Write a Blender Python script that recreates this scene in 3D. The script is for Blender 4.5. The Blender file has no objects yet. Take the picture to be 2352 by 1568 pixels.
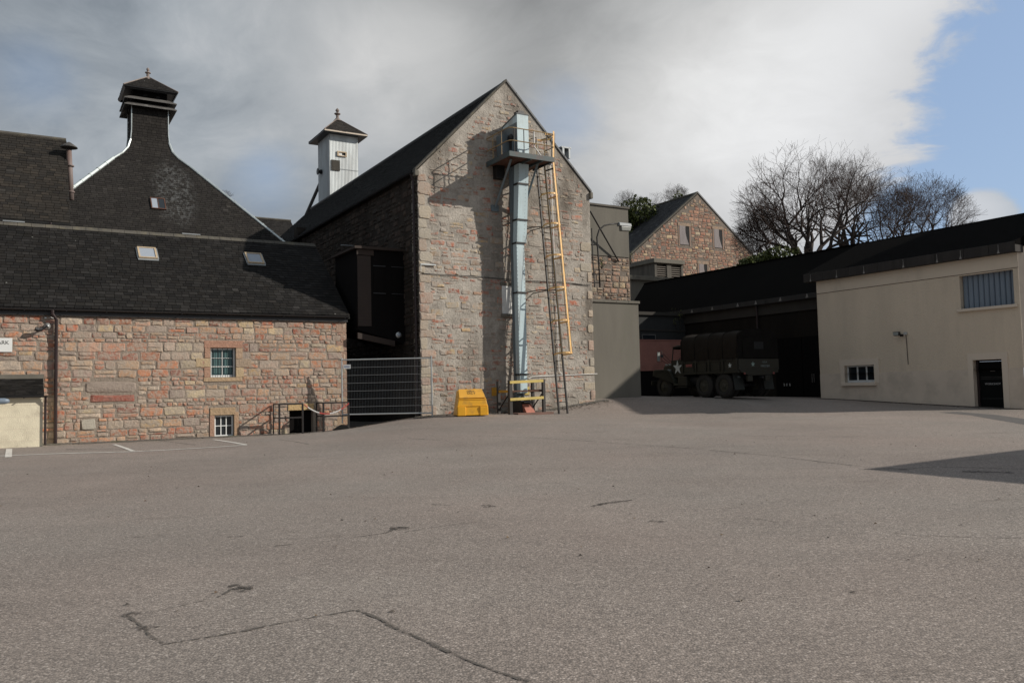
import bpy, bmesh, random, math
import numpy as np
from math import sin, cos, tan, atan, pi, radians, sqrt, exp
from mathutils import Vector, Matrix
SC = bpy.context.scene
COL = SC.collection
# ------------------------------------------------------------------ camera, sky, sun
FP, CX, CY = 1898., 1176., 784.            # focal length and centre for a frame 2352 wide
PITCH, ROLL = atan(109/FP), atan(.0235)
F = np.array([0, cos(PITCH), sin(PITCH)]); R0 = np.array([1., 0, 0]); U0 = np.array([0, -sin(PITCH), cos(PITCH)])
U = cos(ROLL)*U0+sin(ROLL)*R0; R = cos(ROLL)*R0-sin(ROLL)*U0
EYE = np.array([0, 0, 1.6])
cam = bpy.data.cameras.new("camera"); co = bpy.data.objects.new("camera", cam); COL.objects.link(co)
cam.sensor_width = 36; cam.lens = 36*FP/2352; cam.clip_end = 3000
co.matrix_world = Matrix(((R[0], U[0], -F[0], EYE[0]), (R[1], U[1], -F[1], EYE[1]), (R[2], U[2], -F[2], EYE[2]), (0, 0, 0, 1)))
SC.camera = co
SUNV = Vector((3.30, -.23, 1.77)).normalized()
SUN_EL = math.asin(SUNV.z); SUN_AZ = math.atan2(SUNV.x, SUNV.y)
sun = bpy.data.lights.new("sun", 'SUN'); sun.energy = 4.2; sun.angle = radians(.53); sun.color = (1, .93, .83)
so = bpy.data.objects.new("sun", sun); COL.objects.link(so); so.rotation_euler = SUNV.to_track_quat('Z', 'Y').to_euler()
SC.view_settings.view_transform = 'Standard'; SC.view_settings.look = 'None'; SC.view_settings.exposure = 0; SC.view_settings.gamma = 1

class NT:
    """small helper for node trees"""
    def __init__(s, t): s.t = t; s.n = t.nodes; s.l = t.links
    def new(s, k, **kw):
        n = s.n.new(k)
        for a, b in kw.items(): setattr(n, a, b)
        return n
    def put(s, sock, v):
        if v is None: return
        if hasattr(v, 'node'): s.l.new(v, sock)
        else:
            if sock.type == 'RGBA' and len(v) == 3: v = (*v, 1)
            sock.default_value = v
    def math(s, op, a, b=None, c=None, clamp=False):
        n = s.new('ShaderNodeMath', operation=op, use_clamp=clamp)
        s.put(n.inputs[0], a); s.put(n.inputs[1], b); s.put(n.inputs[2], c); return n.outputs[0]
    def vmath(s, op, a, b=None):
        n = s.new('ShaderNodeVectorMath', operation=op); s.put(n.inputs[0], a); s.put(n.inputs[1], b)
        return n.outputs['Value'] if op in ('DOT_PRODUCT', 'LENGTH', 'DISTANCE') else n.outputs['Vector']
    def noise(s, vec, scale, detail=3, rough=.5, dist=0, out='Fac'):
        n = s.new('ShaderNodeTexNoise'); s.put(n.inputs['Vector'], vec); n.inputs['Scale'].default_value = scale
        n.inputs['Detail'].default_value = detail; n.inputs['Roughness'].default_value = rough; n.inputs['Distortion'].default_value = dist
        return n.outputs[out]
    def voro(s, vec, scale, feature='F1', out='Distance', rnd=1):
        n = s.new('ShaderNodeTexVoronoi', feature=feature); s.put(n.inputs['Vector'], vec); n.inputs['Scale'].default_value = scale
        n.inputs['Randomness'].default_value = rnd; return n.outputs[out]
    def ramp(s, fac, stops, interp='LINEAR'):
        n = s.new('ShaderNodeValToRGB'); s.put(n.inputs[0], fac); cr = n.color_ramp; cr.interpolation = interp
        while len(cr.elements) > 1: cr.elements.remove(cr.elements[-1])
        for i, (p, c) in enumerate(stops):
            e = cr.elements[0] if i == 0 else cr.elements.new(p)
            e.position = p; e.color = (c, c, c, 1) if not hasattr(c, '__len__') else (*c, 1)
        return n.outputs[0]
    def mix(s, fac, a, b, mode='MIX', clamp=False):
        n = s.new('ShaderNodeMix', data_type='RGBA', blend_type=mode, clamp_factor=True)
        s.put(n.inputs[0], fac); s.put(n.inputs[6], a); s.put(n.inputs[7], b); return n.outputs[2]
    def mapping(s, vec, scale=(1, 1, 1), loc=(0, 0, 0), rot=(0, 0, 0)):
        n = s.new('ShaderNodeMapping'); s.put(n.inputs[0], vec); n.inputs['Scale'].default_value = scale
        n.inputs['Location'].default_value = loc; n.inputs['Rotation'].default_value = rot; return n.outputs[0]
    def bump(s, h, strength=.5, dist=.02, normal=None):
        n = s.new('ShaderNodeBump'); s.put(n.inputs['Height'], h); n.inputs['Strength'].default_value = strength
        n.inputs['Distance'].default_value = dist; s.put(n.inputs['Normal'], normal); return n.outputs[0]

def smooth(N, x, a, b):     # smoothstep of x between a and b
    n = N.new('ShaderNodeMapRange', interpolation_type='SMOOTHSTEP'); N.put(n.inputs[0], x)
    n.inputs[1].default_value = a; n.inputs[2].default_value = b; return n.outputs[0]

def azel(az, el): az, el = radians(az), radians(el); return (sin(az)*cos(el), cos(az)*cos(el), sin(el))
SKC = (53, -5, 33.9)
def make_world():
    w = bpy.data.worlds.new("World"); SC.world = w; w.use_nodes = True
    N = NT(w.node_tree); N.n.clear()
    out = N.new('ShaderNodeOutputWorld'); bg = N.new('ShaderNodeBackground'); N.l.new(bg.outputs[0], out.inputs[0])
    sky = N.new('ShaderNodeTexSky', sky_type='NISHITA'); sky.sun_disc = False
    sky.sun_elevation = SUN_EL; sky.sun_rotation = SUN_AZ; sky.air_density = 1; sky.dust_density = 1.2; sky.ozone_density = 1.3
    tc = N.new('ShaderNodeTexCoord').outputs['Generated']
    d = N.vmath('NORMALIZE', tc)
    st = N.mapping(d, (1, 1, 1.9))
    dom = N.vmath('ADD', st, N.vmath('SCALE', N.noise(st, 2.4, 3, .5, 0, 'Color'))); dom.node.inputs[1].links[0].from_node.inputs[3].default_value = .35
    warp = N.noise(dom, 3.0, 8, .60, .2)
    fine = N.noise(dom, 8, 7, .62, .3)
    big = N.noise(st, 1.7, 3, .5, .2)
    def ang(az, el):     # angle in degrees between the view direction and a point of the sky
        return N.math('MULTIPLY', N.math('ARCCOSINE', N.vmath('DOT_PRODUCT', d, azel(az, el))), 180/pi)
    jit = N.math('ADD', N.math('MULTIPLY', N.math('SUBTRACT', warp, .5), 13), N.math('MULTIPLY', N.math('SUBTRACT', fine, .5), 9))
    clear = N.math('ADD', ang(SKC[0], SKC[1]), jit)                  # distance from the middle of the blue part of the sky
    mask = smooth(N, clear, SKC[2]-1.0, SKC[2]+1.4)
    # small cumulus low in the blue part
    c2 = smooth(N, N.math('ADD', ang(30.0, 9.6), N.math('MULTIPLY', jit, .20)), 2.0, 1.4)
    mask = N.math('MAXIMUM', mask, N.math('MULTIPLY', c2, .85))
    # thin spots with a hint of blue
    for az, el, r, k in ((-16.5, 14.5, 3.6, .45), (4.2, 18.2, 3.6, .40), (-30, 19, 4, .3)):
        h = smooth(N, N.math('ADD', ang(az, el), N.math('MULTIPLY', jit, .35)), r, 0)
        mask = N.math('SUBTRACT', mask, N.math('MULTIPLY', h, k), clamp=True)
    # cloud brightness
    b = N.math('MULTIPLY', N.math('SUBTRACT', warp, .5), .55)
    b = N.math('ADD', b, N.math('MULTIPLY', N.math('SUBTRACT', big, .5), .25))
    b = N.math('ADD', b, N.math('MULTIPLY', N.math('SUBTRACT', fine, .5), .30))
    def bumpb(b, az, el, r, k):
        return N.math('ADD', b, N.math('MULTIPLY', smooth(N, N.math('ADD', ang(az, el), N.math('MULTIPLY', jit, .5)), r, 0), k))
    b = N.math('ADD', b, .345)
    for az, el, r, k in ((17, 19, 20, .42), (26, 24, 8, .12), (30, 27, 8, .22), (-9, 21, 9, .20), (-20, 20, 9, .08), (-3, 23.5, 6, .10), (4, 27, 14, -.11), (30.0, 9.6, 4, .25), (-27, 24, 16, -.08), (-14, 12, 12, -.03)):
        b = bumpb(b, az, el, r, k)
    b = N.math('MAXIMUM', b, .24)
    tint = N.ramp(b, [(.24, (.82, .95, 1.10)), (.42, (.89, .975, 1.06)), (.62, (.99, 1.0, 1.02))])
    right = smooth(N, ang(3, 27), 26, 5)
    tint = N.mix(N.math('MULTIPLY', right, .8), tint, (1, 1, .985))
    cl = N.vmath('SCALE', tint); N.l.new(b, cl.node.inputs[3])
    blue = N.mix(.62, N.vmath('MULTIPLY', sky.outputs[0], (.13, .13, .13)), (.34, .47, .70))
    col = N.mix(mask, blue, cl)
    k = N.vmath('SCALE', col); k.node.inputs[3].default_value = 10
    N.l.new(k, bg.inputs[0]); bg.inputs[1].default_value = .1
make_world()

# ------------------------------------------------------------------ places: the yard is laid out on a square grid
def ray(u, v): return F+R*(u-CX)/FP-U*(v-CY)/FP
def at(u, v, Y): d = ray(u, v); return EYE+d*Y/d[1]
TH = radians(59)
E1 = np.array([sin(TH), cos(TH), 0]); E2 = np.array([-E1[1], E1[0], 0]); EZ = np.array([0, 0, 1.])
class Frame:
    """vertical plane through O along d; n points out of the wall. P(s, z, o) gives a world point"""
    def __init__(s, O, d, n): s.O = np.array([O[0], O[1], 0.]); s.d = d; s.n = n
    def P(s, a, z, o=0.): return s.O+s.d*a+s.n*o+EZ*z
    def hit(s, u, v, o=0.):
        q = ray(u, v); t = ((s.O+s.n*o-EYE)@s.n)/(q@s.n); P = EYE+q*t; return (P-s.O)@s.d, P[2]
A = Frame(at(798, 985, 32.5), E1, -E2)        # long low stone building
B = Frame(at(968, 955, 32.3), E1, -E2)        # tall gable
BS = Frame(B.O, E2, -E1)                      # side wall of the tall building
C = Frame(at(2275, 935, 34.5), E2, -E1)       # cream workshop wall

# ------------------------------------------------------------------ ground heights (thin plate spline through surveyed spots)
_c = [(0, 0, 0), (-20, 0, 0), (20, 0, 0), (0, 12, 0), (-16.4, 26.5, .17), (-15, 27.4, .14), (-10.2, 30.3, .12), (-7.7, 31.8, .1), (-6.4, 32.3, .2),
      (-3.6, 32.3, .62), (.37, 34.6, .64), (3.74, 36.7, 1.0), (15.5, 41.7, .75), (19.5, 35, .38), (20.5, 33.4, .3), (10.1, 37, .86), (6.5, 39.5, 1.1),
      (5.8, 34.2, .39), (11.6, 33.6, .31), (16, 33.2, .33), (1.2, 34.4, .57), (11, 30, .28), (12, 38, .8), (8.5, 41, 1.0), (2, 20, .18), (-10, 20, .06), (12, 16, .1), (-4, 38, .5), (-6, 40, .4), (13, 48, .85), (8, 56, .9), (-30, 25, .15), (34, 30, .2),
      (3, 29, .45), (-40, 60, .3), (40, 60, .6), (0, 80, .6), (-60, 0, 0), (60, 0, 0), (0, -40, 0), (-60, 100, .3), (60, 100, .5)]
_c = np.array(_c, float)
def _phi(r2): return np.where(r2 > 0, r2*np.log(np.maximum(r2, 1e-9)), 0)
_n = len(_c); _K = _phi(((_c[:, None, :2]-_c[None, :, :2])**2).sum(-1))+np.eye(_n)*1.5
_Pm = np.c_[np.ones(_n), _c[:, :2]]
_S = np.linalg.solve(np.block([[_K, _Pm], [_Pm.T, np.zeros((3, 3))]]), np.r_[_c[:, 2], np.zeros(3)])
def gzv(X, Y):
    X = np.clip(np.asarray(X, float), -60, 60); Y = np.clip(np.asarray(Y, float), -40, 100)
    r2 = (X[..., None]-_c[:, 0])**2+(Y[..., None]-_c[:, 1])**2
    return _phi(r2)@_S[:_n]+_S[_n]+_S[_n+1]*X+_S[_n+2]*Y
def gz(x, y): return float(gzv(np.array([x]), np.array([y]))[0])
def ground_hit(u, v):
    q = ray(u, v); z = 0.3
    for _ in range(40):
        t = (z-EYE[2])/q[2] if q[2] < -1e-4 else 40
        P = EYE+q*t; z = .5*z+.5*gz(P[0], P[1])
    P[2] = gz(P[0], P[1]); return P

# ------------------------------------------------------------------ mesh builder
LOC = {}
class MB:
    def __init__(s): s.v = []; s.f = []; s.c = []
    def col(s, c): s.cc = c
    cc = (.5, .5, .5)
    def face(s, pts, c=None):
        i = len(s.v); s.v.extend([tuple(map(float, p)) for p in pts]); s.f.append(tuple(range(i, i+len(pts)))); s.c.append(c or s.cc)
    def add(s, vs, fs, c=None):
        i = len(s.v); s.v.extend([tuple(map(float, p)) for p in vs])
        for f in fs: s.f.append(tuple(i+k for k in f)); s.c.append(c or s.cc)
    def box(s, o, a, b, h, c=None):
        """parallelepiped from corner o with edge vectors a, b, h"""
        o, a, b, h = map(np.asarray, (o, a, b, h))
        if np.dot(np.cross(a, b), h) < 0: a, b = b, a
        vs = [o, o+a, o+a+b, o+b, o+h, o+a+h, o+a+b+h, o+b+h]
        s.add(vs, [(3, 2, 1, 0), (4, 5, 6, 7), (0, 1, 5, 4), (1, 2, 6, 5), (2, 3, 7, 6), (3, 0, 4, 7)], c)
    def fbox(s, fr, s0, s1, z0, z1, o0, o1, c=None):
        s.box(fr.P(s0, z0, o0), fr.d*(s1-s0), fr.n*(o1-o0), EZ*(z1-z0), c)
    def prism(s, pts, ext, c=None):
        """closed polygon extruded by vector ext"""
        n = len(pts); pts = [np.asarray(p, float) for p in pts]; ext = np.asarray(ext, float)
        nrm = sum((np.cross(pts[i], pts[(i+1) % n]) for i in range(n)), np.zeros(3))
        if nrm@ext > 0: pts = pts[::-1]
        s.add(pts+[p+ext for p in pts], [tuple(range(n)), tuple(range(2*n-1, n-1, -1))]+[((i+1) % n, i, i+n, (i+1) % n+n) for i in range(n)], c)
    def tube(s, pts, r, n=6, c=None, cap=True):
        pts = [Vector(p) for p in pts]
        rs = r if hasattr(r, '__len__') else [r]*len(pts)
        t0 = (pts[1]-pts[0]).normalized(); ref = Vector((0, 0, 1)) if abs(t0.z) < .9 else Vector((1, 0, 0))
        x = t0.cross(ref).normalized(); base = len(s.v)
        for i, p in enumerate(pts):
            t = (pts[min(i+1, len(pts)-1)]-pts[max(i-1, 0)]).normalized()
            x = (x-t*x.dot(t)).normalized(); y = t.cross(x)
            for k in range(n):
                a = 2*pi*k/n; s.v.append(tuple(p+x*cos(a)*rs[i]+y*sin(a)*rs[i]))
        for i in range(len(pts)-1):
            for k in range(n):
                a = base+i*n+k; b = base+i*n+(k+1) % n
                s.f.append((a, b, b+n, a+n)); s.c.append(c or s.cc)
        if cap:
            s.f.append(tuple(base+k for k in range(n-1, -1, -1))); s.c.append(c or s.cc)
            s.f.append(tuple(base+(len(pts)-1)*n+k for k in range(n))); s.c.append(c or s.cc)
    def lathe(s, org, prof, n=12, axis=None, c=None, cap=True):
        """profile [(r, h)] turned round axis"""
        ax = Vector(axis or (0, 0, 1)).normalized(); x = ax.orthogonal().normalized(); y = ax.cross(x); org = Vector(org); base = len(s.v)
        for r, h in prof:
            for k in range(n):
                a = 2*pi*k/n; s.v.append(tuple(org+ax*h+x*cos(a)*r+y*sin(a)*r))
        for i in range(len(prof)-1):
            for k in range(n):
                a = base+i*n+k; b = base+i*n+(k+1) % n; s.f.append((a, b, b+n, a+n)); s.c.append(c or s.cc)
        if not cap: return
        s.f.append(tuple(base+k for k in range(n-1, -1, -1))); s.c.append(c or s.cc)
        s.f.append(tuple(base+(len(prof)-1)*n+k for k in range(n))); s.c.append(c or s.cc)
    def build(s, name, mat, parent=None, smooth=False, bevel=0, org=None):
        me = bpy.data.meshes.new(name)
        if parent is not None: L = LOC[parent.name]
        else: L = np.array(org if org is not None else np.array(s.v).mean(0)*[1, 1, 0]+[0, 0, min(q[2] for q in s.v)])
        vs = np.array(s.v)-L
        me.from_pydata(vs.tolist(), [], s.f)
        ca = me.color_attributes.new("Col", 'FLOAT_COLOR', 'CORNER')
        cnt = np.array([len(f) for f in s.f]); cc = np.array([(*c[:3], c[3] if len(c) > 3 else 1.) for c in s.c], dtype=np.float32)
        ca.data.foreach_set('color', np.repeat(cc, cnt, axis=0).ravel())
        if smooth: me.polygons.foreach_set('use_smooth', [True]*len(s.f))
        me.materials.append(mat)
        o = bpy.data.objects.new(name, me); COL.objects.link(o)
        if parent is not None: o.parent = parent; LOC[o.name] = L
        else: o.location = L; LOC[o.name] = L
        if bevel:
            b = o.modifiers.new('bevel', 'BEVEL'); b.width = bevel; b.segments = 2; b.limit_method = 'ANGLE'; b.angle_limit = radians(40)
        return o
def tag(o, label=None, cat=None, group=None, kind=None):
    if label: o['label'] = label
    if cat: o['category'] = cat
    if group: o['group'] = group
    if kind: o['kind'] = kind
    return o
def thing(name, loc, label, cat, group=None):
    o = bpy.data.objects.new(name, None); COL.objects.link(o); o.location = tuple(loc); o.empty_display_size = .3
    LOC[o.name] = np.array(loc, float); return tag(o, label, cat, group)
def text(s, size, P, dx, dz, name, mat, parent, depth=.002, align='CENTER'):
    """raised lettering as a mesh; dx is the writing direction, dz the up direction"""
    cu = bpy.data.curves.new('t', 'FONT'); cu.body = s; cu.size = size; cu.extrude = depth; cu.align_x = align; cu.align_y = 'CENTER'
    ob = bpy.data.objects.new('t', cu); COL.objects.link(ob)
    dg = bpy.context.evaluated_depsgraph_get(); dg.update()
    me = ob.evaluated_get(dg).to_mesh(); vs = [v.co.copy() for v in me.vertices]; fs = [tuple(p.vertices) for p in me.polygons]
    bpy.data.objects.remove(ob); bpy.data.curves.remove(cu)
    dx = np.asarray(dx)/np.linalg.norm(dx); dz = np.asarray(dz)/np.linalg.norm(dz); nn = np.cross(dx, dz)
    m = MB(); m.add([np.asarray(P)+dx*v.x+dz*v.y+nn*v.z for v in vs], fs)
    return m.build(name, mat, parent)

# ------------------------------------------------------------------ materials
def pbr(name, base, rough=.8, metal=0., spec=.5):
    m = bpy.data.materials.new(name); m.use_nodes = True; N = NT(m.node_tree); bs = N.n['Principled BSDF']
    bs.inputs['Roughness'].default_value = rough; bs.inputs['Metallic'].default_value = metal; bs.inputs['Specular IOR Level'].default_value = spec
    if base is not None: bs.inputs['Base Color'].default_value = (*base, 1)
    return m, N, bs
def gen(N): return N.new('ShaderNodeNewGeometry').outputs['Position']
def plain(name, c, rough=.6, metal=0., var=.25, scale=3., bump=.1, stain=None, stain_amt=.5, spec=.5, streak=False, fine=40.):
    """painted, cast or timber surface with uneven colour, optional stains and grain"""
    m, N, bs = pbr(name, c, rough, metal, spec); p = gen(N)
    q = N.mapping(p, (1, 1, .18)) if streak else p
    n1 = N.noise(q, scale, 5, .6); n2 = N.noise(p, fine, 3, .6)
    f = N.math('ADD', N.math('MULTIPLY', N.math('SUBTRACT', n1, .5), var*2.4), N.math('MULTIPLY', N.math('SUBTRACT', n2, .5), var*.8))
    sc = N.vmath('SCALE', c); N.l.new(N.math('ADD', f, 1.), sc.node.inputs[3]); col = sc
    if stain:
        s1 = N.ramp(N.noise(q, scale*.8, 6, .65), [(.5, 0.), (.66, 1.)]); col = N.mix(N.math('MULTIPLY', s1, stain_amt), col, stain)
    N.put(bs.inputs['Base Color'], col)
    N.put(bs.inputs['Roughness'], N.math('ADD', rough-.08, N.math('MULTIPLY', n1, .16)))
    if bump: N.put(bs.inputs['Normal'], N.bump(N.math('ADD', n2, N.math('MULTIPLY', n1, .6)), bump, .02))
    return m
def attr(N): n = N.new('ShaderNodeAttribute'); n.attribute_name = 'Col'; return n
def stone_mat(name, mortar_mix=0., rough=.9, dirt=(.09, .08, .07), dirt_amt=.35, veil=(.30, .27, .23), soot=.0):
    m, N, bs = pbr(name, None, rough, 0, .25); p = gen(N); a = attr(N)
    n1 = N.noise(p, 2.2, 4, .6); n2 = N.noise(p, 11, 5, .65); n3 = N.noise(p, 45, 3, .6); n4 = N.noise(N.mapping(p, (1, 1, 3.5)), 9, 4, .6)
    f = N.math('ADD', .50, N.math('ADD', N.math('MULTIPLY', n2, .62), N.math('MULTIPLY', n4, .38)))
    sc = N.vmath('SCALE', a.outputs['Color']); N.l.new(f, sc.node.inputs[3]); col = sc
    col = N.mix(N.math('MULTIPLY', N.ramp(n4, [(.5, 0.), (.72, 1.)]), .35), col, N.vmath('MULTIPLY', col, (.62, .5, .42)))
    col = N.mix(N.math('MULTIPLY', N.ramp(N.noise(p, 6, 5, .7), [(.56, 0.), (.7, 1.)]), dirt_amt), col, dirt)
    col = N.mix(N.math('MULTIPLY', N.ramp(N.noise(p, 17, 4, .7), [(.58, 0.), (.68, 1.)]), .4), col, (.42, .38, .32))
    if mortar_mix:     # lime pointing smeared over the edges of the stones
        mm = N.ramp(N.noise(p, 5.5, 6, .7, .4), [(.5-mortar_mix*.28, 0.), (.62-mortar_mix*.2, 1.)])
        vcol = N.vmath('SCALE', veil); N.l.new(N.math('ADD', .6, N.math('MULTIPLY', n3, .8)), vcol.node.inputs[3])
        col = N.mix(N.math('MULTIPLY', mm, N.math('MULTIPLY', a.outputs['Alpha'], .85)), col, vcol)
    if soot:
        sm = N.ramp(N.noise(N.mapping(p, (1, 1, .35)), .55, 5, .6), [(.42, 0.), (.62, 1.)]); col = N.mix(N.math('MULTIPLY', sm, soot), col, N.vmath('MULTIPLY', col, (.5, .48, .46)))
    N.put(bs.inputs['Base Color'], col)
    h = N.math('ADD', N.math('MULTIPLY', n2, 1.), N.math('ADD', N.math('MULTIPLY', n3, .35), N.math('MULTIPLY', n4, .5)))
    N.put(bs.inputs['Normal'], N.bump(h, .9, .035)); return m
def mortar_mat(name, c, c2, var=1., soot=0.):
    m, N, bs = pbr(name, c, .95, 0, .15); p = gen(N)
    n1 = N.noise(p, 1.6, 5, .65); n2 = N.noise(p, 14, 5, .7); n3 = N.noise(p, 60, 2, .5)
    col = N.mix(N.ramp(n1, [(.35, 0.), (.65, 1.)]), c, c2)
    sc = N.vmath('SCALE', col); N.l.new(N.math('ADD', .55, N.math('MULTIPLY', n2, .9*var)), sc.node.inputs[3]); col = sc
    if soot:
        sm = N.ramp(N.noise(N.mapping(p, (1, 1, .35)), .55, 5, .6), [(.42, 0.), (.62, 1.)]); col = N.mix(N.math('MULTIPLY', sm, soot), col, N.vmath('MULTIPLY', col, (.5, .48, .46)))
    N.put(bs.inputs['Base Color'], col)
    N.put(bs.inputs['Normal'], N.bump(N.math('ADD', N.math('MULTIPLY', n2, 1.2), N.math('MULTIPLY', n3, .3)), .9, .04)); return m
def slate_mat(name, tone=1., lichen=.25, white=None):
    m, N, bs = pbr(name, None, .8, 0, .12); p = gen(N); a = attr(N)
    n1 = N.noise(p, .6, 5, .6); n2 = N.noise(p, 25, 4, .65); n3 = N.noise(p, 7, 5, .7)
    f = N.math('MULTIPLY', tone, N.math('ADD', .55, N.math('ADD', N.math('MULTIPLY', n1, .5), N.math('MULTIPLY', n2, .4))))
    sc = N.vmath('SCALE', a.outputs['Color']); N.l.new(f, sc.node.inputs[3]); col = sc
    col = N.mix(N.math('MULTIPLY', N.ramp(n3, [(.6, 0.), (.72, 1.)]), lichen), col, (.06, .06, .05))
    col = N.mix(N.ramp(N.voro(p, 1.1, 'F1'), [(.02, .8), (.035, 0.)]), col, (.3, .3, .28))
    if white:      # streaky pale bloom on one part of the roof: (centre, radii)
        (cx, cy, cz), (rx, rz) = white
        d = N.vmath('SUBTRACT', p, (cx, cy, cz)); e = N.vmath('DOT_PRODUCT', d, tuple(E1)); sep = N.new('ShaderNodeSeparateXYZ'); N.l.new(d, sep.inputs[0])
        r = N.math('ADD', N.math('POWER', N.math('DIVIDE', e, rx), 2.), N.math('POWER', N.math('DIVIDE', sep.outputs[2], rz), 2.))
        q = N.math('MULTIPLY', smooth(N, r, 1.3, .1), N.ramp(N.noise(N.mapping(p, (3.5, 3.5, 1)), 1.6, 7, .75), [(.47, 0.), (.60, 1.)]))
        col = N.mix(N.math('MULTIPLY', q, .6), col, (.15, .155, .155))
    N.put(bs.inputs['Base Color'], col); N.put(bs.inputs['Normal'], N.bump(N.math('ADD', n2, N.math('MULTIPLY', n3, .5)), .5, .01)); return m
def glass_mat(name, c=(.02, .025, .03)):
    m, N, bs = pbr(name, c, .08, 0, .6); p = gen(N); N.put(bs.inputs['Normal'], N.bump(N.noise(p, 2.5, 2), .06, .03)); return m
def asphalt_mat():
    m, N, bs = pbr('asphalt', None, .86, 0, .3); p = gen(N)
    v1 = N.new('ShaderNodeTexVoronoi'); N.put(v1.inputs['Vector'], p); v1.inputs['Scale'].default_value = 62
    v2 = N.new('ShaderNodeTexVoronoi'); N.put(v2.inputs['Vector'], p); v2.inputs['Scale'].default_value = 120
    s1 = N.new('ShaderNodeSeparateColor'); N.l.new(v1.outputs['Color'], s1.inputs[0]); s2 = N.new('ShaderNodeSeparateColor'); N.l.new(v2.outputs['Color'], s2.inputs[0])
    base = N.ramp(s1.outputs[0], [(0, (.075, .068, .062)), (.25, (.16, .143, .128)), (.6, (.225, .200, .178)), (.9, (.31, .275, .243)), (1, (.50, .46, .42))])
    base = N.mix(.45, base, N.ramp(s2.outputs[1], [(0, (.09, .08, .072)), (.5, (.205, .182, .163)), (1, (.33, .295, .265))]))
    base = N.mix(N.ramp(v1.outputs['Distance'], [(.45, 0.), (.8, .6)]), base, (.085, .078, .072))
    b1 = N.noise(p, .11, 6, .6, .5); b2 = N.noise(p, .55, 6, .62); b3 = N.noise(N.mapping(p, (.12, 1.4, 1), rot=(0, 0, .35)), .8, 5, .6)
    b4 = N.noise(p, 3.1, 4, .65)
    k = N.math('ADD', .43, N.math('ADD', N.math('MULTIPLY', b1, .80), N.math('ADD', N.math('MULTIPLY', b2, .36), N.math('ADD', N.math('MULTIPLY', b3, .26), N.math('MULTIPLY', b4, .14)))))
    sc = N.vmath('SCALE', base); N.l.new(k, sc.node.inputs[3]); col = sc
    # scattered old oil and tyre stains
    st = N.ramp(N.noise(N.mapping(p, (.5, 1.6, 1), rot=(0, 0, .2)), .9, 7, .72), [(.60, 0.), (.74, 1.)])
    col = N.mix(N.math('MULTIPLY', st, .5), col, (.085, .072, .06))
    sp = N.ramp(N.noise(p, 2.1, 5, .8), [(.68, 0.), (.74, 1.)]); col = N.mix(N.math('MULTIPLY', sp, .55), col, (.065, .057, .05))
    wm = N.ramp(N.noise(p, .16, 4, .5), [(.35, 0.), (.7, 1.)]); col = N.mix(N.math('MULTIPLY', wm, .9), col, N.vmath('MULTIPLY', col, (1.06, .985, .965)))
    col = N.vmath('MULTIPLY', col, (1.07, 1.055, 1.05))
    N.put(bs.inputs['Base Color'], col)
    h = N.math('SUBTRACT', 1., v1.outputs['Distance'])
    N.put(bs.inputs['Normal'], N.bump(N.math('ADD', h, N.math('MULTIPLY', b2, .2)), .55, .006)); return m

M = {}
M['asphalt'] = asphalt_mat()
M['stoneA'] = stone_mat('rubble_stone', .30, dirt_amt=.45, veil=(.38, .32, .265))
M['mortarA'] = mortar_mat('lime_mortar', (.34, .285, .235), (.25, .21, .175))
M['stoneB'] = stone_mat('pointed_rubble', .38, dirt_amt=.35, soot=.6, veil=(.41, .375, .33))
M['mortarB'] = mortar_mat('grey_pointing', (.43, .395, .35), (.28, .255, .225), var=1.3, soot=1.)
M['stoneS'] = stone_mat('shaded_rubble', .7, dirt_amt=.6, veil=(.055, .046, .038), soot=.8)
M['mortarS'] = mortar_mat('shaded_mortar', (.060, .050, .042), (.036, .031, .027), soot=.7)
M['stoneF'] = stone_mat('far_rubble', .35, dirt_amt=.35, veil=(.24, .205, .17))
M['mortarF'] = mortar_mat('far_mortar', (.23, .195, .165), (.17, .145, .125))
M['ashlar'] = stone_mat('dressed_sandstone', 0, dirt_amt=.12)
M['slate'] = slate_mat('slate', 1., .05); M['slateK'] = slate_mat('kiln_slate', .36, .10, ((-18.0, 44.0, 12.6), (1.15, 2.3)))
M['slateB'] = slate_mat('dark_slate', .20, .03)
M['under'] = plain('roof_underlay', (.012, .012, .012), .9)
M['black'] = plain('black_paint', (.018, .018, .02), .45, var=.3, bump=.15)
M['blackmatt'] = plain('tarred_boards', (.007, .006, .006), .85, spec=.1, var=.4, bump=.3, streak=True)
M['finial'] = plain('weathered_finial', (.23, .19, .17), .85, var=.4, bump=.3)
M['finial2'] = plain('dull_cowl', (.07, .065, .06), .7, var=.4)
M['dark'] = plain('dark_void', (.008, .008, .009), .9)
M['lead'] = plain('lead', (.30, .32, .33), .45, .3, var=.3, bump=.1)
M['hip'] = plain('zinc_hip', (.62, .68, .68), .4, .5, var=.25, stain=(.35, .36, .35))
M['ridge'] = plain('ridge_stone', (.085, .078, .066), .9, var=.5, bump=.4, stain=(.17, .15, .10), stain_amt=.5)
M['zinc'] = plain('weathered_zinc', (.60, .64, .65), .6, .1, var=.5, scale=1.2, bump=.1, streak=True, stain=(.25, .24, .23), stain_amt=.5)
M['wood'] = plain('varnished_pine', (.50, .39, .26), .5, var=.35, bump=.2)
M['white'] = plain('white_paint', (.76, .77, .76), .45, var=.07, bump=.05)
M['whiteb'] = plain('whitewashed_board', (.72, .72, .70), .8, var=.25, bump=.3, stain=(.5, .49, .46))
M['glass'] = glass_mat('dark_glass'); M['glassg'] = glass_mat('curtained_glass', (.035, .07, .075)); M['glassl'] = glass_mat('sky_glass', (.34, .38, .44))
M['curtain'] = plain('sea_green_curtain', (.10, .19, .19), .8, var=.4, streak=True)
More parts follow.
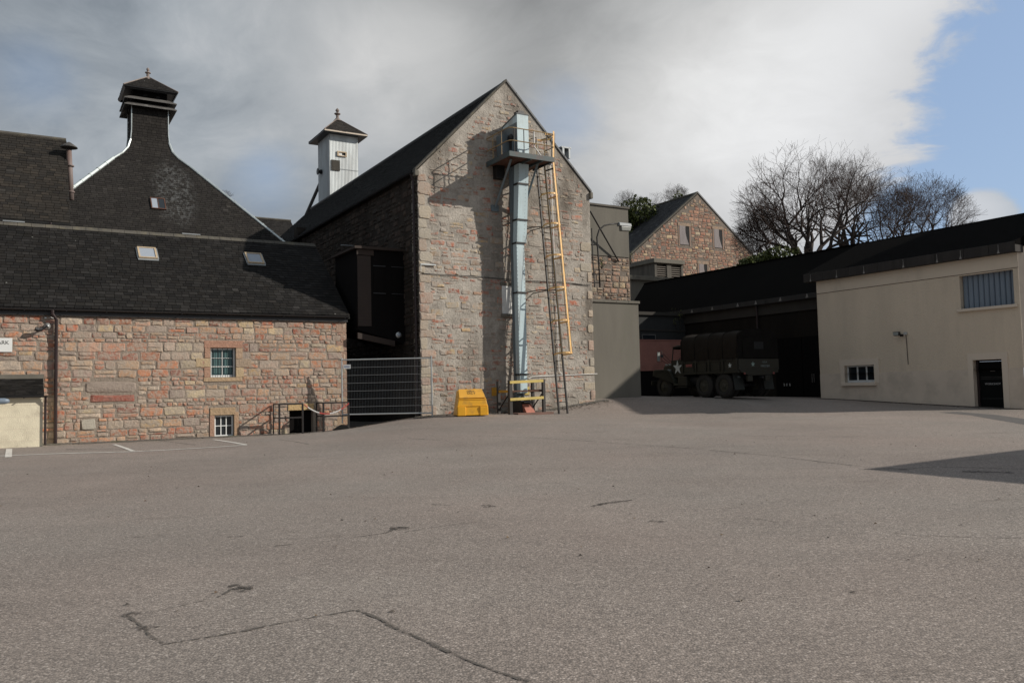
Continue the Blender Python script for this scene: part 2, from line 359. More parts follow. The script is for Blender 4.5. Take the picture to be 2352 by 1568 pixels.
M['cream'] = plain('cream_masonry', (.70, .64, .49), .85, var=.2, scale=2.5, bump=.5, stain=(.30, .25, .19), stain_amt=.35)
M['roughcast'] = plain('cream_roughcast', (.63, .535, .42), .95, streak=True, var=.16, scale=.8, bump=1., fine=16., stain=(.43, .37, .29), stain_amt=.35)
M['creamsm'] = plain('cream_smooth_render', (.62, .53, .435), .8, var=.14, scale=1.1, bump=.15, stain=(.36, .31, .25), stain_amt=.4)
M['creamtrim'] = plain('cream_trim', (.64, .55, .45), .7, var=.07, scale=1, bump=.08)
M['concrete'] = plain('weathered_concrete', (.155, .143, .12), .92, var=.32, scale=1.1, bump=.4, streak=True, stain=(.13, .125, .10), stain_amt=.55)
M['concdark'] = plain('stained_concrete', (.11, .10, .085), .92, var=.5, scale=1.5, bump=.4, streak=True, stain=(.05, .045, .04), stain_amt=.7)
M['fascia'] = plain('mossy_fascia', (.026, .023, .021), .9, var=.6, scale=2.2, bump=.4, streak=True, stain=(.07, .06, .055), stain_amt=.3)
M['felt'] = plain('black_roof_felt', (.009, .0085, .008), .95, var=.3, scale=.5, bump=.2, spec=.04)
M['felt2'] = plain('grey_roof_felt', (.032, .031, .029), .92, var=.4, scale=1.2, bump=.3, spec=.1)
M['shedwall'] = plain('sooty_shed_wall', (.018, .0155, .013), .95, spec=.1, var=.5, scale=1, bump=.4, streak=True)
M['pipe'] = plain('oxide_pipe', (.022, .011, .011), .5, var=.4)
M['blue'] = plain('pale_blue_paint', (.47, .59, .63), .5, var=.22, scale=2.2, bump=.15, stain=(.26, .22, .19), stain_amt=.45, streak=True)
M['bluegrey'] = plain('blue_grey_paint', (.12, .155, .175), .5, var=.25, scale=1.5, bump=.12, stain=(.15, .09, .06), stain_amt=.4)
M['rust'] = plain('rusty_mesh', (.10, .045, .03), .85, var=.5, bump=.4)
M['steel'] = plain('black_steel', (.014, .012, .012), .5, .2, var=.4, bump=.2)
M['yellow'] = plain('yellow_paint', (.76, .47, .18), .5, var=.2, bump=.15, stain=(.35, .16, .05), stain_amt=.35)
M['railyel'] = plain('faded_yellow_rail', (.30, .21, .10), .6, var=.3, bump=.15, stain=(.14, .08, .04), stain_amt=.6)
M['board'] = plain('yellow_board', (.55, .42, .12), .6, var=.25, bump=.3, stain=(.25, .2, .1), stain_amt=.4)
M['timber'] = plain('creosoted_timber', (.05, .045, .042), .8, var=.4, bump=.3, streak=True)
M['bin'] = plain('yellow_plastic', (.80, .40, .022), .42, var=.08, bump=.06, stain=(.36, .20, .05), stain_amt=.55)
M['binlid'] = plain('faded_yellow_lid', (.72, .37, .05), .5, var=.12, bump=.06, stain=(.33, .20, .07), stain_amt=.6)
M['ink'] = plain('dark_print', (.04, .035, .03), .6)
M['galv'] = plain('galvanised_steel', (.52, .54, .54), .4, .6, var=.15, bump=.05)
M['conduit'] = plain('white_conduit', (.75, .74, .72), .5, var=.1)
M['cable'] = plain('black_cable', (.03, .03, .03), .6)
M['red'] = plain('faded_red_paint', (.33, .145, .115), .75, var=.2, scale=1.5, bump=.15, stain=(.2, .09, .07), stain_amt=.4)
M['redcon'] = plain('red_painted_concrete', (.45, .17, .12), .8, var=.3, bump=.3, stain=(.2, .1, .08))
M['olive'] = plain('olive_drab', (.013, .0125, .007), .55, var=.25, bump=.08)
M['canvas'] = plain('canvas', (.021, .017, .0135), .95, var=.25, scale=2, bump=.3, spec=.1)
M['tyre'] = plain('rubber', (.020, .018, .016), .85, var=.3, bump=.3)
M['star'] = plain('white_star_paint', (.50, .53, .52), .6, var=.08)
M['starg'] = plain('pale_stencil_paint', (.17, .20, .20), .6)
M['plate'] = plain('red_plate', (.20, .055, .05), .6)
M['mirror'] = glass_mat('mirror_glass', (.28, .30, .29))
M['bluemetal'] = plain('blue_corrugated_sheet', (.17, .215, .27), .5, .1, var=.35, scale=1.3, bump=.1, streak=True, stain=(.10, .12, .15), stain_amt=.5)
M['paint'] = plain('road_paint', (.66, .63, .58), .8, var=.3, scale=6, bump=.2, stain=(.30, .28, .26), stain_amt=.6)
M['patch'] = plain('darker_asphalt', (.105, .098, .094), .9, var=.3, scale=5, bump=.4, fine=60)
M['bark'] = plain('bark', (.035, .026, .022), .9, var=.4, bump=.5)
M['twig'] = plain('twig', (.080, .055, .046), .9, var=.35, bump=0)
M['barkfar'] = plain('grey_bark', (.10, .085, .08), .9, var=.4, bump=0)
M['bird'] = plain('gull_white', (.8, .8, .8), .7)
def chain_mat():
    m, N, bs = pbr('red_white_plastic', None, .5); p = N.mapping(gen(N), tuple(E1/.9))
    s = N.vmath('DOT_PRODUCT', gen(N), tuple(E1)); f = N.math('PINGPONG', N.math('ADD', s, .15), .42)
    N.put(bs.inputs['Base Color'], N.mix(N.math('GREATER_THAN', f, .20), (.62, .10, .09), (.8, .8, .8))); return m
M['chain'] = chain_mat()
def leaf_mat(name, c1, c2):
    m, N, bs = pbr(name, None, .6, 0, .3); p = gen(N); a = attr(N)
    N.put(bs.inputs['Base Color'], N.vmath('MULTIPLY', N.mix(N.noise(p, 2.5, 3), c1, c2), a.outputs['Color'])); return m
M['leaf'] = leaf_mat('ivy_leaf', (.035, .05, .012), (.10, .115, .03)); M['leafy'] = leaf_mat('spring_leaf', (.14, .17, .04), (.24, .25, .07))
def gravel_mat():
    m, N, bs = pbr('gritty_verge', None, .95); p = gen(N); v = N.new('ShaderNodeTexVoronoi'); N.put(v.inputs['Vector'], p); v.inputs['Scale'].default_value = 45
    s = N.new('ShaderNodeSeparateColor'); N.l.new(v.outputs['Color'], s.inputs[0])
    c = N.ramp(s.outputs[0], [(0, (.04, .035, .03)), (.6, (.13, .115, .10)), (1, (.28, .26, .23))])
    c = N.mix(N.ramp(N.noise(p, 1.6, 5, .7), [(.55, 0.), (.68, .7)]), c, (.07, .085, .025)); N.put(bs.inputs['Base Color'], c)
    N.put(bs.inputs['Normal'], N.bump(N.math('SUBTRACT', 1., v.outputs['Distance']), .8, .02)); return m
M['gravel'] = gravel_mat()

# ------------------------------------------------------------------ ground
def make_ground():
    xs = np.r_[np.array([-900, -400, -200, -120, -80, -60, -45]), np.arange(-35, 36, 1.), np.array([45, 60, 80, 120, 200, 400, 900])]
    ys = np.r_[np.array([-900, -400, -200, -100, -50, -25, -10]), np.arange(-4, 66, 1.), np.array([75, 85, 100, 130, 200, 400, 900])]
    X, Y = np.meshgrid(xs, ys); Z = gzv(X, Y); m = MB(); nx = len(xs)
    m.v = [tuple(p) for p in np.stack([X, Y, Z], -1).reshape(-1, 3)]
    for j in range(len(ys)-1):
        for i in range(nx-1): a = j*nx+i; m.f.append((a, a+1, a+1+nx, a+nx)); m.c.append((.2, .2, .2))
    g = m.build('ground', M['asphalt'], org=(0, 0, 0), smooth=True); return tag(g, 'wide yard of worn grey asphalt', 'ground', kind='structure')
ground = make_ground()
def sheet(pts_uv, w, name, mat, parent, lift=.005, jag=0., seed=1, step=.12):
    """ribbon on the ground through pixel-surveyed points; w = width or widths"""
    rnd = random.Random(seed); P = [ground_hit(*q) for q in pts_uv]; ws = w if hasattr(w, '__len__') else [w]*len(P)
    m = MB(); L = []
    for i in range(len(P)-1):
        n = max(1, int(np.linalg.norm(P[i+1]-P[i])/step))
        for k in range(n+(i == len(P)-2)):
            t = k/n; L.append((P[i]*(1-t)+P[i+1]*t, ws[i]*(1-t)+ws[i+1]*t))
    ribbon(m, L, lift, jag, rnd); return m.build(name, mat, parent)
def ribbon(m, L, lift, jag, rnd):
    prev = None; off = 0
    for i, (p, w) in enumerate(L):
        d = L[min(i+1, len(L)-1)][0]-L[max(i-1, 0)][0]; d = d/np.linalg.norm(d); nrm = np.array([-d[1], d[0], 0])
        off = .8*off+rnd.uniform(-1, 1)*jag*.5; ww = w*(1+rnd.uniform(-1, 1)*(.55 if jag else 0))
        a = p+nrm*(off+ww/2); b = p+nrm*(off-ww/2); a[2] = gz(a[0], a[1])+lift; b[2] = gz(b[0], b[1])+lift
        if prev: m.face([prev[1], b, a, prev[0]])
        prev = (a, b)
M['crack'] = plain('open_crack', (.10, .088, .077), .95, var=.6, scale=8, bump=.3)
def crumble(m, thr=.5):
    N = NT(m.node_tree); out = [n for n in N.n if n.type == 'OUTPUT_MATERIAL'][0]; bs = N.n['Principled BSDF']; tr = N.new('ShaderNodeBsdfTransparent'); mx = N.new('ShaderNodeMixShader')
    f = N.ramp(N.noise(gen(N), 16, 6, .75), [(thr-.06, 0.), (thr+.08, 1.)]); N.l.new(f, mx.inputs[0]); N.l.new(tr.outputs[0], mx.inputs[1]); N.l.new(bs.outputs[0], mx.inputs[2]); N.l.new(mx.outputs[0], out.inputs[0])
crumble(M['crack'], .47)
cr = dict(name='crack', mat=M['crack'], parent=ground)
sheet([(330, 1440), (345, 1462), (375, 1480), (440, 1470), (560, 1450), (700, 1421), (815, 1401)], [.02, .03, .03, .03, .03, .022, .014], jag=.02, seed=2, **cr)
sheet([(822, 1401), (860, 1415), (920, 1445), (1000, 1485), (1090, 1525), (1210, 1568)], [.02, .035, .035, .03, .025, .03], jag=.02, seed=3, **cr)
sheet([(290, 1412), (318, 1428), (330, 1440)], [.09, .02, .02], jag=.02, seed=4, **cr)
sheet([(500, 1372), (545, 1350), (578, 1352)], [.012, .04, .09], jag=.03, seed=5, **cr)
sheet([(310, 1414), (400, 1395), (470, 1380)], .01, jag=.01, seed=15, **cr)
sheet([(632, 1254), (678, 1249)], [.03, .02], jag=.02, seed=6, **cr)
sheet([(690, 1250), (800, 1236), (890, 1222), (905, 1212), (925, 1211)], [.01, .012, .03, .10, .06], jag=.02, seed=7, **cr)
sheet([(930, 1222), (1000, 1210), (1110, 1196)], [.012, .014, .008], jag=.01, seed=8, **cr)
sheet([(520, 1233), (560, 1231)], .03, jag=.02, seed=9, **cr); sheet([(303, 1234), (330, 1233)], .03, jag=.02, seed=10, **cr)
sheet([(1360, 1162), (1400, 1154), (1452, 1148)], [.025, .04, .02], jag=.02, seed=11, **cr)
sheet([(993, 1158), (1035, 1161)], [.04, .02], jag=.02, seed=12, **cr)
sheet([(1700, 1190), (1745, 1192), (1790, 1200)], [.015, .015, .03], jag=.02, seed=13, **cr)
sheet([(2050, 1223), (2110, 1230), (2352, 1236)], [.015, .015, .01], jag=.02, seed=14, **cr)
sheet([(1082, 1000), (1250, 1006), (1420, 1018), (1560, 1027), (1760, 1045), (1985, 1072), (2080, 1077), (2150, 1071), (2352, 1077)], .035, jag=.015, seed=16, **cr)
sheet([(1985, 1077), (2030, 1078), (2090, 1079)], .05, jag=.02, seed=17, **cr)
sheet([(1650, 1000), (1760, 1002), (1850, 1000)], .03, jag=.01, seed=18, **cr)
sheet([(1740, 1008), (1900, 1012), (2100, 1022)], .02, jag=.01, seed=19, **cr)
sheet([(150, 1002+30), (330, 1031)], [.12, .03], jag=.03, seed=20, **cr)
sheet([(360, 1011), (450, 1022)], .05, jag=.02, seed=22, **cr); sheet([(640, 1009), (710, 1020)], .05, jag=.02, seed=23, **cr); sheet([(935, 1006), (1030, 1012)], .03, jag=.02, seed=24, **cr)
M['stain'] = plain('dark_stain', (.06, .052, .045), .95, var=.6, scale=8, bump=.2); crumble(M['stain'], .52)
st = dict(name='stain', mat=M['stain'], parent=ground, lift=.007)
sheet([(538, 1342), (560, 1350), (580, 1358)], [.10, .20, .08], jag=.05, seed=31, **st); sheet([(893, 1217), (915, 1213), (932, 1210)], [.06, .24, .10], jag=.05, seed=32, **st)
sheet([(285, 1410), (305, 1414)], [.10, .16], jag=.04, seed=33, **st); sheet([(312, 1440), (345, 1446)], [.07, .10], jag=.04, seed=34, **st); sheet([(1110, 1160), (1130, 1165)], [.12, .1], jag=.05, seed=35, **st)
sheet([(1360, 1163), (1405, 1154), (1450, 1148)], [.05, .12, .04], jag=.04, seed=36, **st); sheet([(2210, 1083), (2330, 1086)], [.3, .2], jag=.08, seed=37, **st); sheet([(1490, 1197), (1530, 1199)], .15, jag=.05, seed=38, **st)
# darker band laid across the ground near the workshop door
def gpoly(pts, name, mat, parent, lift=.005):
    P = [ground_hit(*q) for q in pts]; m = MB(); c = np.mean(P, 0)
    for p in P: p[2] += lift
    c[2] = gz(c[0], c[1])+lift; m.face(P); return m.build(name, mat, parent)
sheet([(2180, 946), (2260, 953), (2352, 967), (2460, 984)], [.8, .9, 1.1, 1.2], name='dark_band', mat=M['patch'], parent=ground, lift=.004, seed=4)
# rough gritty strip at the foot of the long wall
M['dirt'] = plain('dark_dirt', (.05, .043, .036), .95, var=.5, scale=4, bump=.5)
def verge():
    rnd = random.Random(5); m = MB(); prev = None
    for i in range(150):
        s = -16+i*.107; o = .62+.12*sin(i*.6)+rnd.uniform(-.05, .05); a = A.P(s, 0, -.05); b = A.P(s, 0, o+.1)
        a[2] = gz(a[0], a[1])+.03; b[2] = gz(b[0], b[1])+.006; c = A.P(s, 0, (o)*.55); c[2] = gz(c[0], c[1])+.035+rnd.uniform(-.01, .01)
        if prev: m.face([prev[1], c, a, prev[0]][::-1]); m.face([prev[2], b, c, prev[1]][::-1])
        prev = (a, c, b)
    tag(m.build('verge', M['gravel'], org=(0, 0, 0)), 'strip of grit and moss along the foot of the stone wall', 'verge', kind='structure')
    m = MB(); prev = None
    for i in range(90):
        s = -.3+i*.105; o = .30+rnd.uniform(-.08, .08)+.1*sin(i*.35); a = B.P(s, 0, -.03); b = B.P(s, 0, o)
        a[2] = gz(a[0], a[1])+.03; b[2] = gz(b[0], b[1])+.006
        if prev: m.face([prev[1], b, a, prev[0]][::-1])
        prev = (a, b)
    tag(m.build('verge', M['gravel'], org=(0, 0, 0)), 'strip of dirt and dead leaves along the foot of the tall gable', 'verge', kind='structure')
    m = MB(); prev = None
    for i in range(110):
        s = -1.5+i*.092; o = .22+rnd.uniform(-.05, .05)+.12*sin(i*.21)**2; a = C.P(s, 0, -.03); b = C.P(s, 0, o)
        a[2] = gz(a[0], a[1])+.03; b[2] = gz(b[0], b[1])+.006
        if prev: m.face([prev[1], prev[0], a, b][::-1])
        prev = (a, b)
    tag(m.build('verge', M['dirt'], org=(0, 0, 0)), 'dark dirty strip along the foot of the cream workshop', 'verge', kind='structure')
verge()
def debris():
    rnd = random.Random(12); m = MB()
    def bit(P, k):
        a = rnd.uniform(0, pi); r = rnd.uniform(.012, .045)*k; z = gz(P[0], P[1])+.006; x, y = cos(a)*r, sin(a)*r; h = rnd.uniform(.004, .02)
        c = rnd.choice([(.10, .065, .04), (.16, .11, .06), (.05, .045, .04), (.22, .2, .18), (.12, .10, .07)]); m.add([(P[0]+x, P[1]+y, z), (P[0]-y*.6, P[1]+x*.6, z+h), (P[0]-x, P[1]-y, z), (P[0]+y*.6, P[1]-x*.6, z+h*.5)], [(0, 1, 2, 3)], c)
    for _ in range(900): s = rnd.uniform(-15, 0); bit(A.P(s, 0, .1+abs(rnd.gauss(0, .35))), 1)
    for _ in range(900): s = rnd.uniform(-.5, 9); bit(B.P(s, 0, .1+abs(rnd.gauss(0, .4))), 1.1)
    for _ in range(700): s = rnd.uniform(-1.4, 8.4); bit(C.P(s, 0, .06+abs(rnd.gauss(0, .25))), 1.1)
    for _ in range(500): bit(np.array([rnd.uniform(-6.3, -3.4), 32.1+abs(rnd.gauss(0, .8)), 0]), 1.3)
    for _ in range(220): v = rnd.uniform(6, 30); u = rnd.uniform(-.62, .62); bit(np.array([u*v, v, 0]), .6)
    tag(m.build('debris', M['debris'], org=(0, 0, 0)), 'dead leaves, grit and small stones scattered over the yard', 'debris', kind='stuff')
def _dm():
    m, N, bs = pbr('leaf_litter', None, .9); N.put(bs.inputs['Base Color'], attr(N).outputs['Color']); return m
M['debris'] = _dm(); debris()
def marks():
    def one(pts, w, sd): return sheet(pts, w, 'parking_marking', M['paint'], None, .009, 0, sd)
    for pts, w, sd in (([(-60, 1050), (0, 1047), (150, 1041), (310, 1037), (460, 1029), (567, 1022)], .15, 1), ([(19, 1050), (21, 1031)], .16, 2), ([(306, 1036), (262, 1020.5)], .12, 3), ([(565, 1021.5), (490, 1009.5)], .12, 4)):
        tag(one(pts, w, sd), 'faded white parking bay line in front of the stone wall', 'road marking', 'parking bay lines', 'structure')
marks()

# ------------------------------------------------------------------ masonry and slates
PINK = [(.46, .19, .11), (.50, .225, .13), (.43, .165, .10), (.52, .28, .17), (.46, .235, .16), (.53, .33, .21), (.49, .345, .24), (.38, .19, .145), (.50, .31, .225), (.54, .40, .29), (.40, .235, .18), (.36, .14, .095), (.36, .265, .225), (.47, .36, .29), (.33, .265, .23), (.47, .20, .12), (.52, .42, .33)]
BUFF = [(.56, .43, .27), (.56, .46, .32), (.53, .37, .21), (.50, .42, .31)]
DULL = [(.44, .165, .105), (.49, .205, .13), (.40, .135, .09), (.49, .27, .18), (.36, .27, .21), (.46, .34, .24), (.34, .18, .135), (.33, .25, .20), (.36, .31, .27), (.42, .19, .13)]
def stones(m, fr, s0, s1, z0, z1, rnd, inside=None, holes=(), hmin=.11, hmax=.30, ar=(1.1, 2.8), gap=.022, pal=PINK, raise_=.03, keep=1., o0=.0, alpha=1., buff=.10, jit=.014):
    z = z0
    while z < z1-.04:
        h = rnd.uniform(hmin, hmax); h = min(h, z1-z)
        if h < .05: break
        s = s0+rnd.uniform(-.2, 0)
        while s < s1:
            w = min(max(h*rnd.uniform(*ar), .12), .75); subs = [(z, h)]
            if h > .19 and rnd.random() < .40: k = rnd.uniform(.35, .65); subs = [(z, h*k), (z+h*k, h*(1-k))]
            for (zz, hh) in subs:
                parts = [(s, w)] if not (hh < .12 and rnd.random() < .3 and w > .3) else [(s, w*.45), (s+w*.45, w*.55)]
                for (ss, ww) in parts:
                    a0, a1 = max(ss, s0), min(ss+ww, s1)
                    b0, b1 = zz+rnd.uniform(-1, 1)*jit*.6, zz+hh+rnd.uniform(-1, 1)*jit*.6
                    for (h0, h1, g0, g1) in holes:
                        if a1 > h0 and a0 < h1 and b1 > g0 and b0 < g1:
                            if a0 < h0 and h0-a0 > .08: a1 = h0
                            elif a1 > h1 and a1-h1 > .08: a0 = h1
                            else: a1 = a0
                    if a1-a0 < .09 or rnd.random() > keep: continue
                    if inside:
                        if not (inside(a0, b1) and inside(a1, b1) and inside(a0, b0) and inside(a1, b0)):
                            if inside(a0, b0) and inside((a0+a1)/2, b1): a1 = (a0+a1)/2
                            elif inside(a1, b0) and inside((a0+a1)/2, b1): a0 = (a0+a1)/2
                            else: continue
                    stone(m, fr, a0+gap/2, a1-gap/2, b0+gap/2, b1-gap/2, rnd, pal, raise_, o0, alpha, buff, jit)
            s += w
        z += h
def stone(m, fr, a0, a1, b0, b1, rnd, pal, raise_, o0, alpha, buff, jit):
    if a1-a0 < .05 or b1-b0 < .03: return
    c = rnd.choice(BUFF if rnd.random() < buff else pal); k = rnd.uniform(.8, 1.18); c = (c[0]*k, c[1]*k, c[2]*k, alpha)
    w, h = a1-a0, b1-b0; r = min(w, h)*rnd.uniform(.03, .20); J = lambda: rnd.uniform(-jit, jit)
    ring = [(a0+r+J(), b0), (a1-r+J(), b0+J()), (a1, b0+r), (a1+J(), b1-r), (a1-r, b1+J()), (a0+r, b1), (a0, b1-r+J()), (a0+J(), b0+r)]
    if w > 2*h: ring.insert(1, ((a0+a1)/2, b0+J())); ring.insert(6, ((a0+a1)/2, b1+J()))
    n = len(ring); cx, cz = (a0+a1)/2, (b0+b1)/2; t = raise_*rnd.uniform(.5, 1.5); k = 1-min(.22, .016/min(w, h)*2)
    tiltx, tiltz = rnd.uniform(-.35, .35)*t, rnd.uniform(-.35, .35)*t
    vs = [fr.P(x, z, o0-.01) for x, z in ring]
    for x, z in ring: q = (x-cx)/w*2; y = (z-cz)/h*2; vs.append(fr.P(cx+(x-cx)*k, cz+(z-cz)*k, o0+t*.8+tiltx*q+tiltz*y))
    vs.append(fr.P(cx+rnd.uniform(-.2, .2)*w, cz+rnd.uniform(-.2, .2)*h, o0+t*rnd.uniform(.9, 1.5)))
    flip = np.cross(fr.d, EZ)@fr.n < 0
    fs = [(i, (i+1) % n, n+(i+1) % n, n+i) for i in range(n)]+[(n+i, n+(i+1) % n, 2*n) for i in range(n)]
    if flip: fs = [f[::-1] for f in fs]
    m.add(vs, fs, c)
GREY = [(.0165, .0155, .015), (.019, .018, .0172), (.014, .0133, .013), (.022, .0205, .019), (.0175, .0158, .0145), (.026, .0245, .0235)]
def slates(m, O, a, up, L, rng, w=.26, e=.19, rnd=None, pal=GREY, lift=.0):
    """overlapping slates: O origin at the eave, a unit vector along, up unit vector up the slope; rng(t) gives the span at t"""
    a = np.asarray(a, float); up = np.asarray(up, float); n = np.cross(a, up); n = n/np.linalg.norm(n)
    if n[2] < -1e-6 or (abs(n[2]) < 1e-6 and n@(EYE-O) < 0): n = -n
    flip = np.cross(a, up)@n < 0
    k = int(math.ceil(L/e)); e = L/k
    for i in range(k):
        t = i*e; tt = min(t+e*1.25, L); r0, r1 = rng(t+e*.5); x = r0-(w*.5 if i % 2 else 0)-rnd.uniform(0, .05)
        while x < r1:
            ww = w*rnd.uniform(.82, 1.18); x0, x1 = max(x, r0), min(x+ww, r1); x += ww
            if x1-x0 < .04: continue
            c = rnd.choice(pal); q = rnd.uniform(.86, 1.14)*(1.6 if rnd.random() < .012 else 1); c = (c[0]*q, c[1]*q, c[2]*q); j = rnd.uniform(-.014, .010)-(.07 if rnd.random() < .006 else 0)
            h = .016+rnd.uniform(0, .010)+lift; g = .006
            p0 = O+a*(x0+g)+up*(t+j)+n*h; p1 = O+a*(x1-g)+up*(t+j+rnd.uniform(-.006, .006))+n*(h+rnd.uniform(-.003, .003)); p2 = O+a*(x1-g)+up*tt+n*(.004+lift); p3 = O+a*(x0+g)+up*tt+n*(.004+lift)
            q0 = p0-n*.014; q1 = p1-n*.014
            fs = [(0, 1, 2, 3), (4, 5, 1, 0)]
            if flip: fs = [f[::-1] for f in fs]
            m.add([p0, p1, p2, p3, q0, q1], fs, c)
def unit(v): v = np.asarray(v, float); return v/np.linalg.norm(v)

def sash(parent, fr, s0, s1, z0, z1, o, nx, nz, name='window', bars=0, frame_w=.05, glass='glass', mat='white', bar=.016):
    """window set back in its opening; returns the frame object with its panes and bars"""
    m = MB(); t = frame_w
    m.fbox(fr, s0, s0+t, z0, z1, o-.06, o); m.fbox(fr, s1-t, s1, z0, z1, o-.06, o)
    m.fbox(fr, s0+t, s1-t, z0, z0+t*1.5, o-.06, o); m.fbox(fr, s0+t, s1-t, z1-t, z1, o-.06, o)
    for i in range(1, nx): x = s0+t+(s1-s0-2*t)*i/nx; m.fbox(fr, x-bar, x+bar, z0+t*1.5, z1-t, o-.045, o-.008)
    for i in range(1, nz):
        z = z0+t*1.5+(z1-z0-2.5*t)*i/nz; wd = .03 if (nz == 2 or i == nz//2) else .016; m.fbox(fr, s0+t, s1-t, z-wd/2, z+wd/2, o-.047, o-.006)
    w = m.build(name, M[mat], parent)
    g = MB(); g.face([fr.P(s0+t, z0+t, o-.04), fr.P(s1-t, z0+t, o-.04), fr.P(s1-t, z1-t, o-.04), fr.P(s0+t, z1-t, o-.04)]); g.build('pane', M[glass], w)
    if bars:
        b = MB()
        for i in range(bars): x = s0+(s1-s0)*(i+.5)/bars; b.tube([fr.P(x, z0, o+.05), fr.P(x, z1, o+.05)], .009, 5)
        b.build('security_bars', M['steel'], w)
    return w
def wall_with_holes(m, fr, s0, s1, z0, z1, holes, depth=.25, o=0., topf=None):
    """wall face at offset o with rectangular openings and their reveals"""
    xs = sorted({s0, s1, *[h[0] for h in holes], *[h[1] for h in holes]}); zs = sorted({z0, z1, *[h[2] for h in holes], *[h[3] for h in holes]})
    for i in range(len(xs)-1):
        for j in range(len(zs)-1):
            x, z = (xs[i]+xs[i+1])/2, (zs[j]+zs[j+1])/2
            if any(h[0] < x < h[1] and h[2] < z < h[3] for h in holes): continue
            m.face([fr.P(xs[i], zs[j], o), fr.P(xs[i+1], zs[j], o), fr.P(xs[i+1], zs[j+1], o), fr.P(xs[i], zs[j+1], o)])
    for (a, b, c, d) in holes:
        q = [(a, c), (b, c), (b, d), (a, d)]
        for k in range(4):
            (x0, y0), (x1, y1) = q[k], q[(k+1) % 4]; m.face([fr.P(x0, y0, o), fr.P(x0, y0, o-depth), fr.P(x1, y1, o-depth), fr.P(x1, y1, o)])
def gutter(parent, P, d, L, n, r=.07, mat='black', brackets=1.2, name='gutter'):
    """half-round gutter from P along unit d, hanging out along n"""
    m = MB(); pr = [(-r, 0), (-r*.7, -r*.7), (0, -r), (r*.7, -r*.7), (r, 0), (r*.9, .0), (r*.6, -r*.6), (0, -r*.85), (-r*.6, -r*.6), (-r*.9, 0)]
    m.prism([P+n*(x+r)+EZ*z for x, z in pr], d*L)
    k = int(L/brackets)
    for i in range(k+1): q = P+d*(i*brackets+.05); m.box(q-n*.02-EZ*(r+.02), d*.03, n*(2*r+.04), EZ*.02)
    return m.build(name, M[mat], parent)

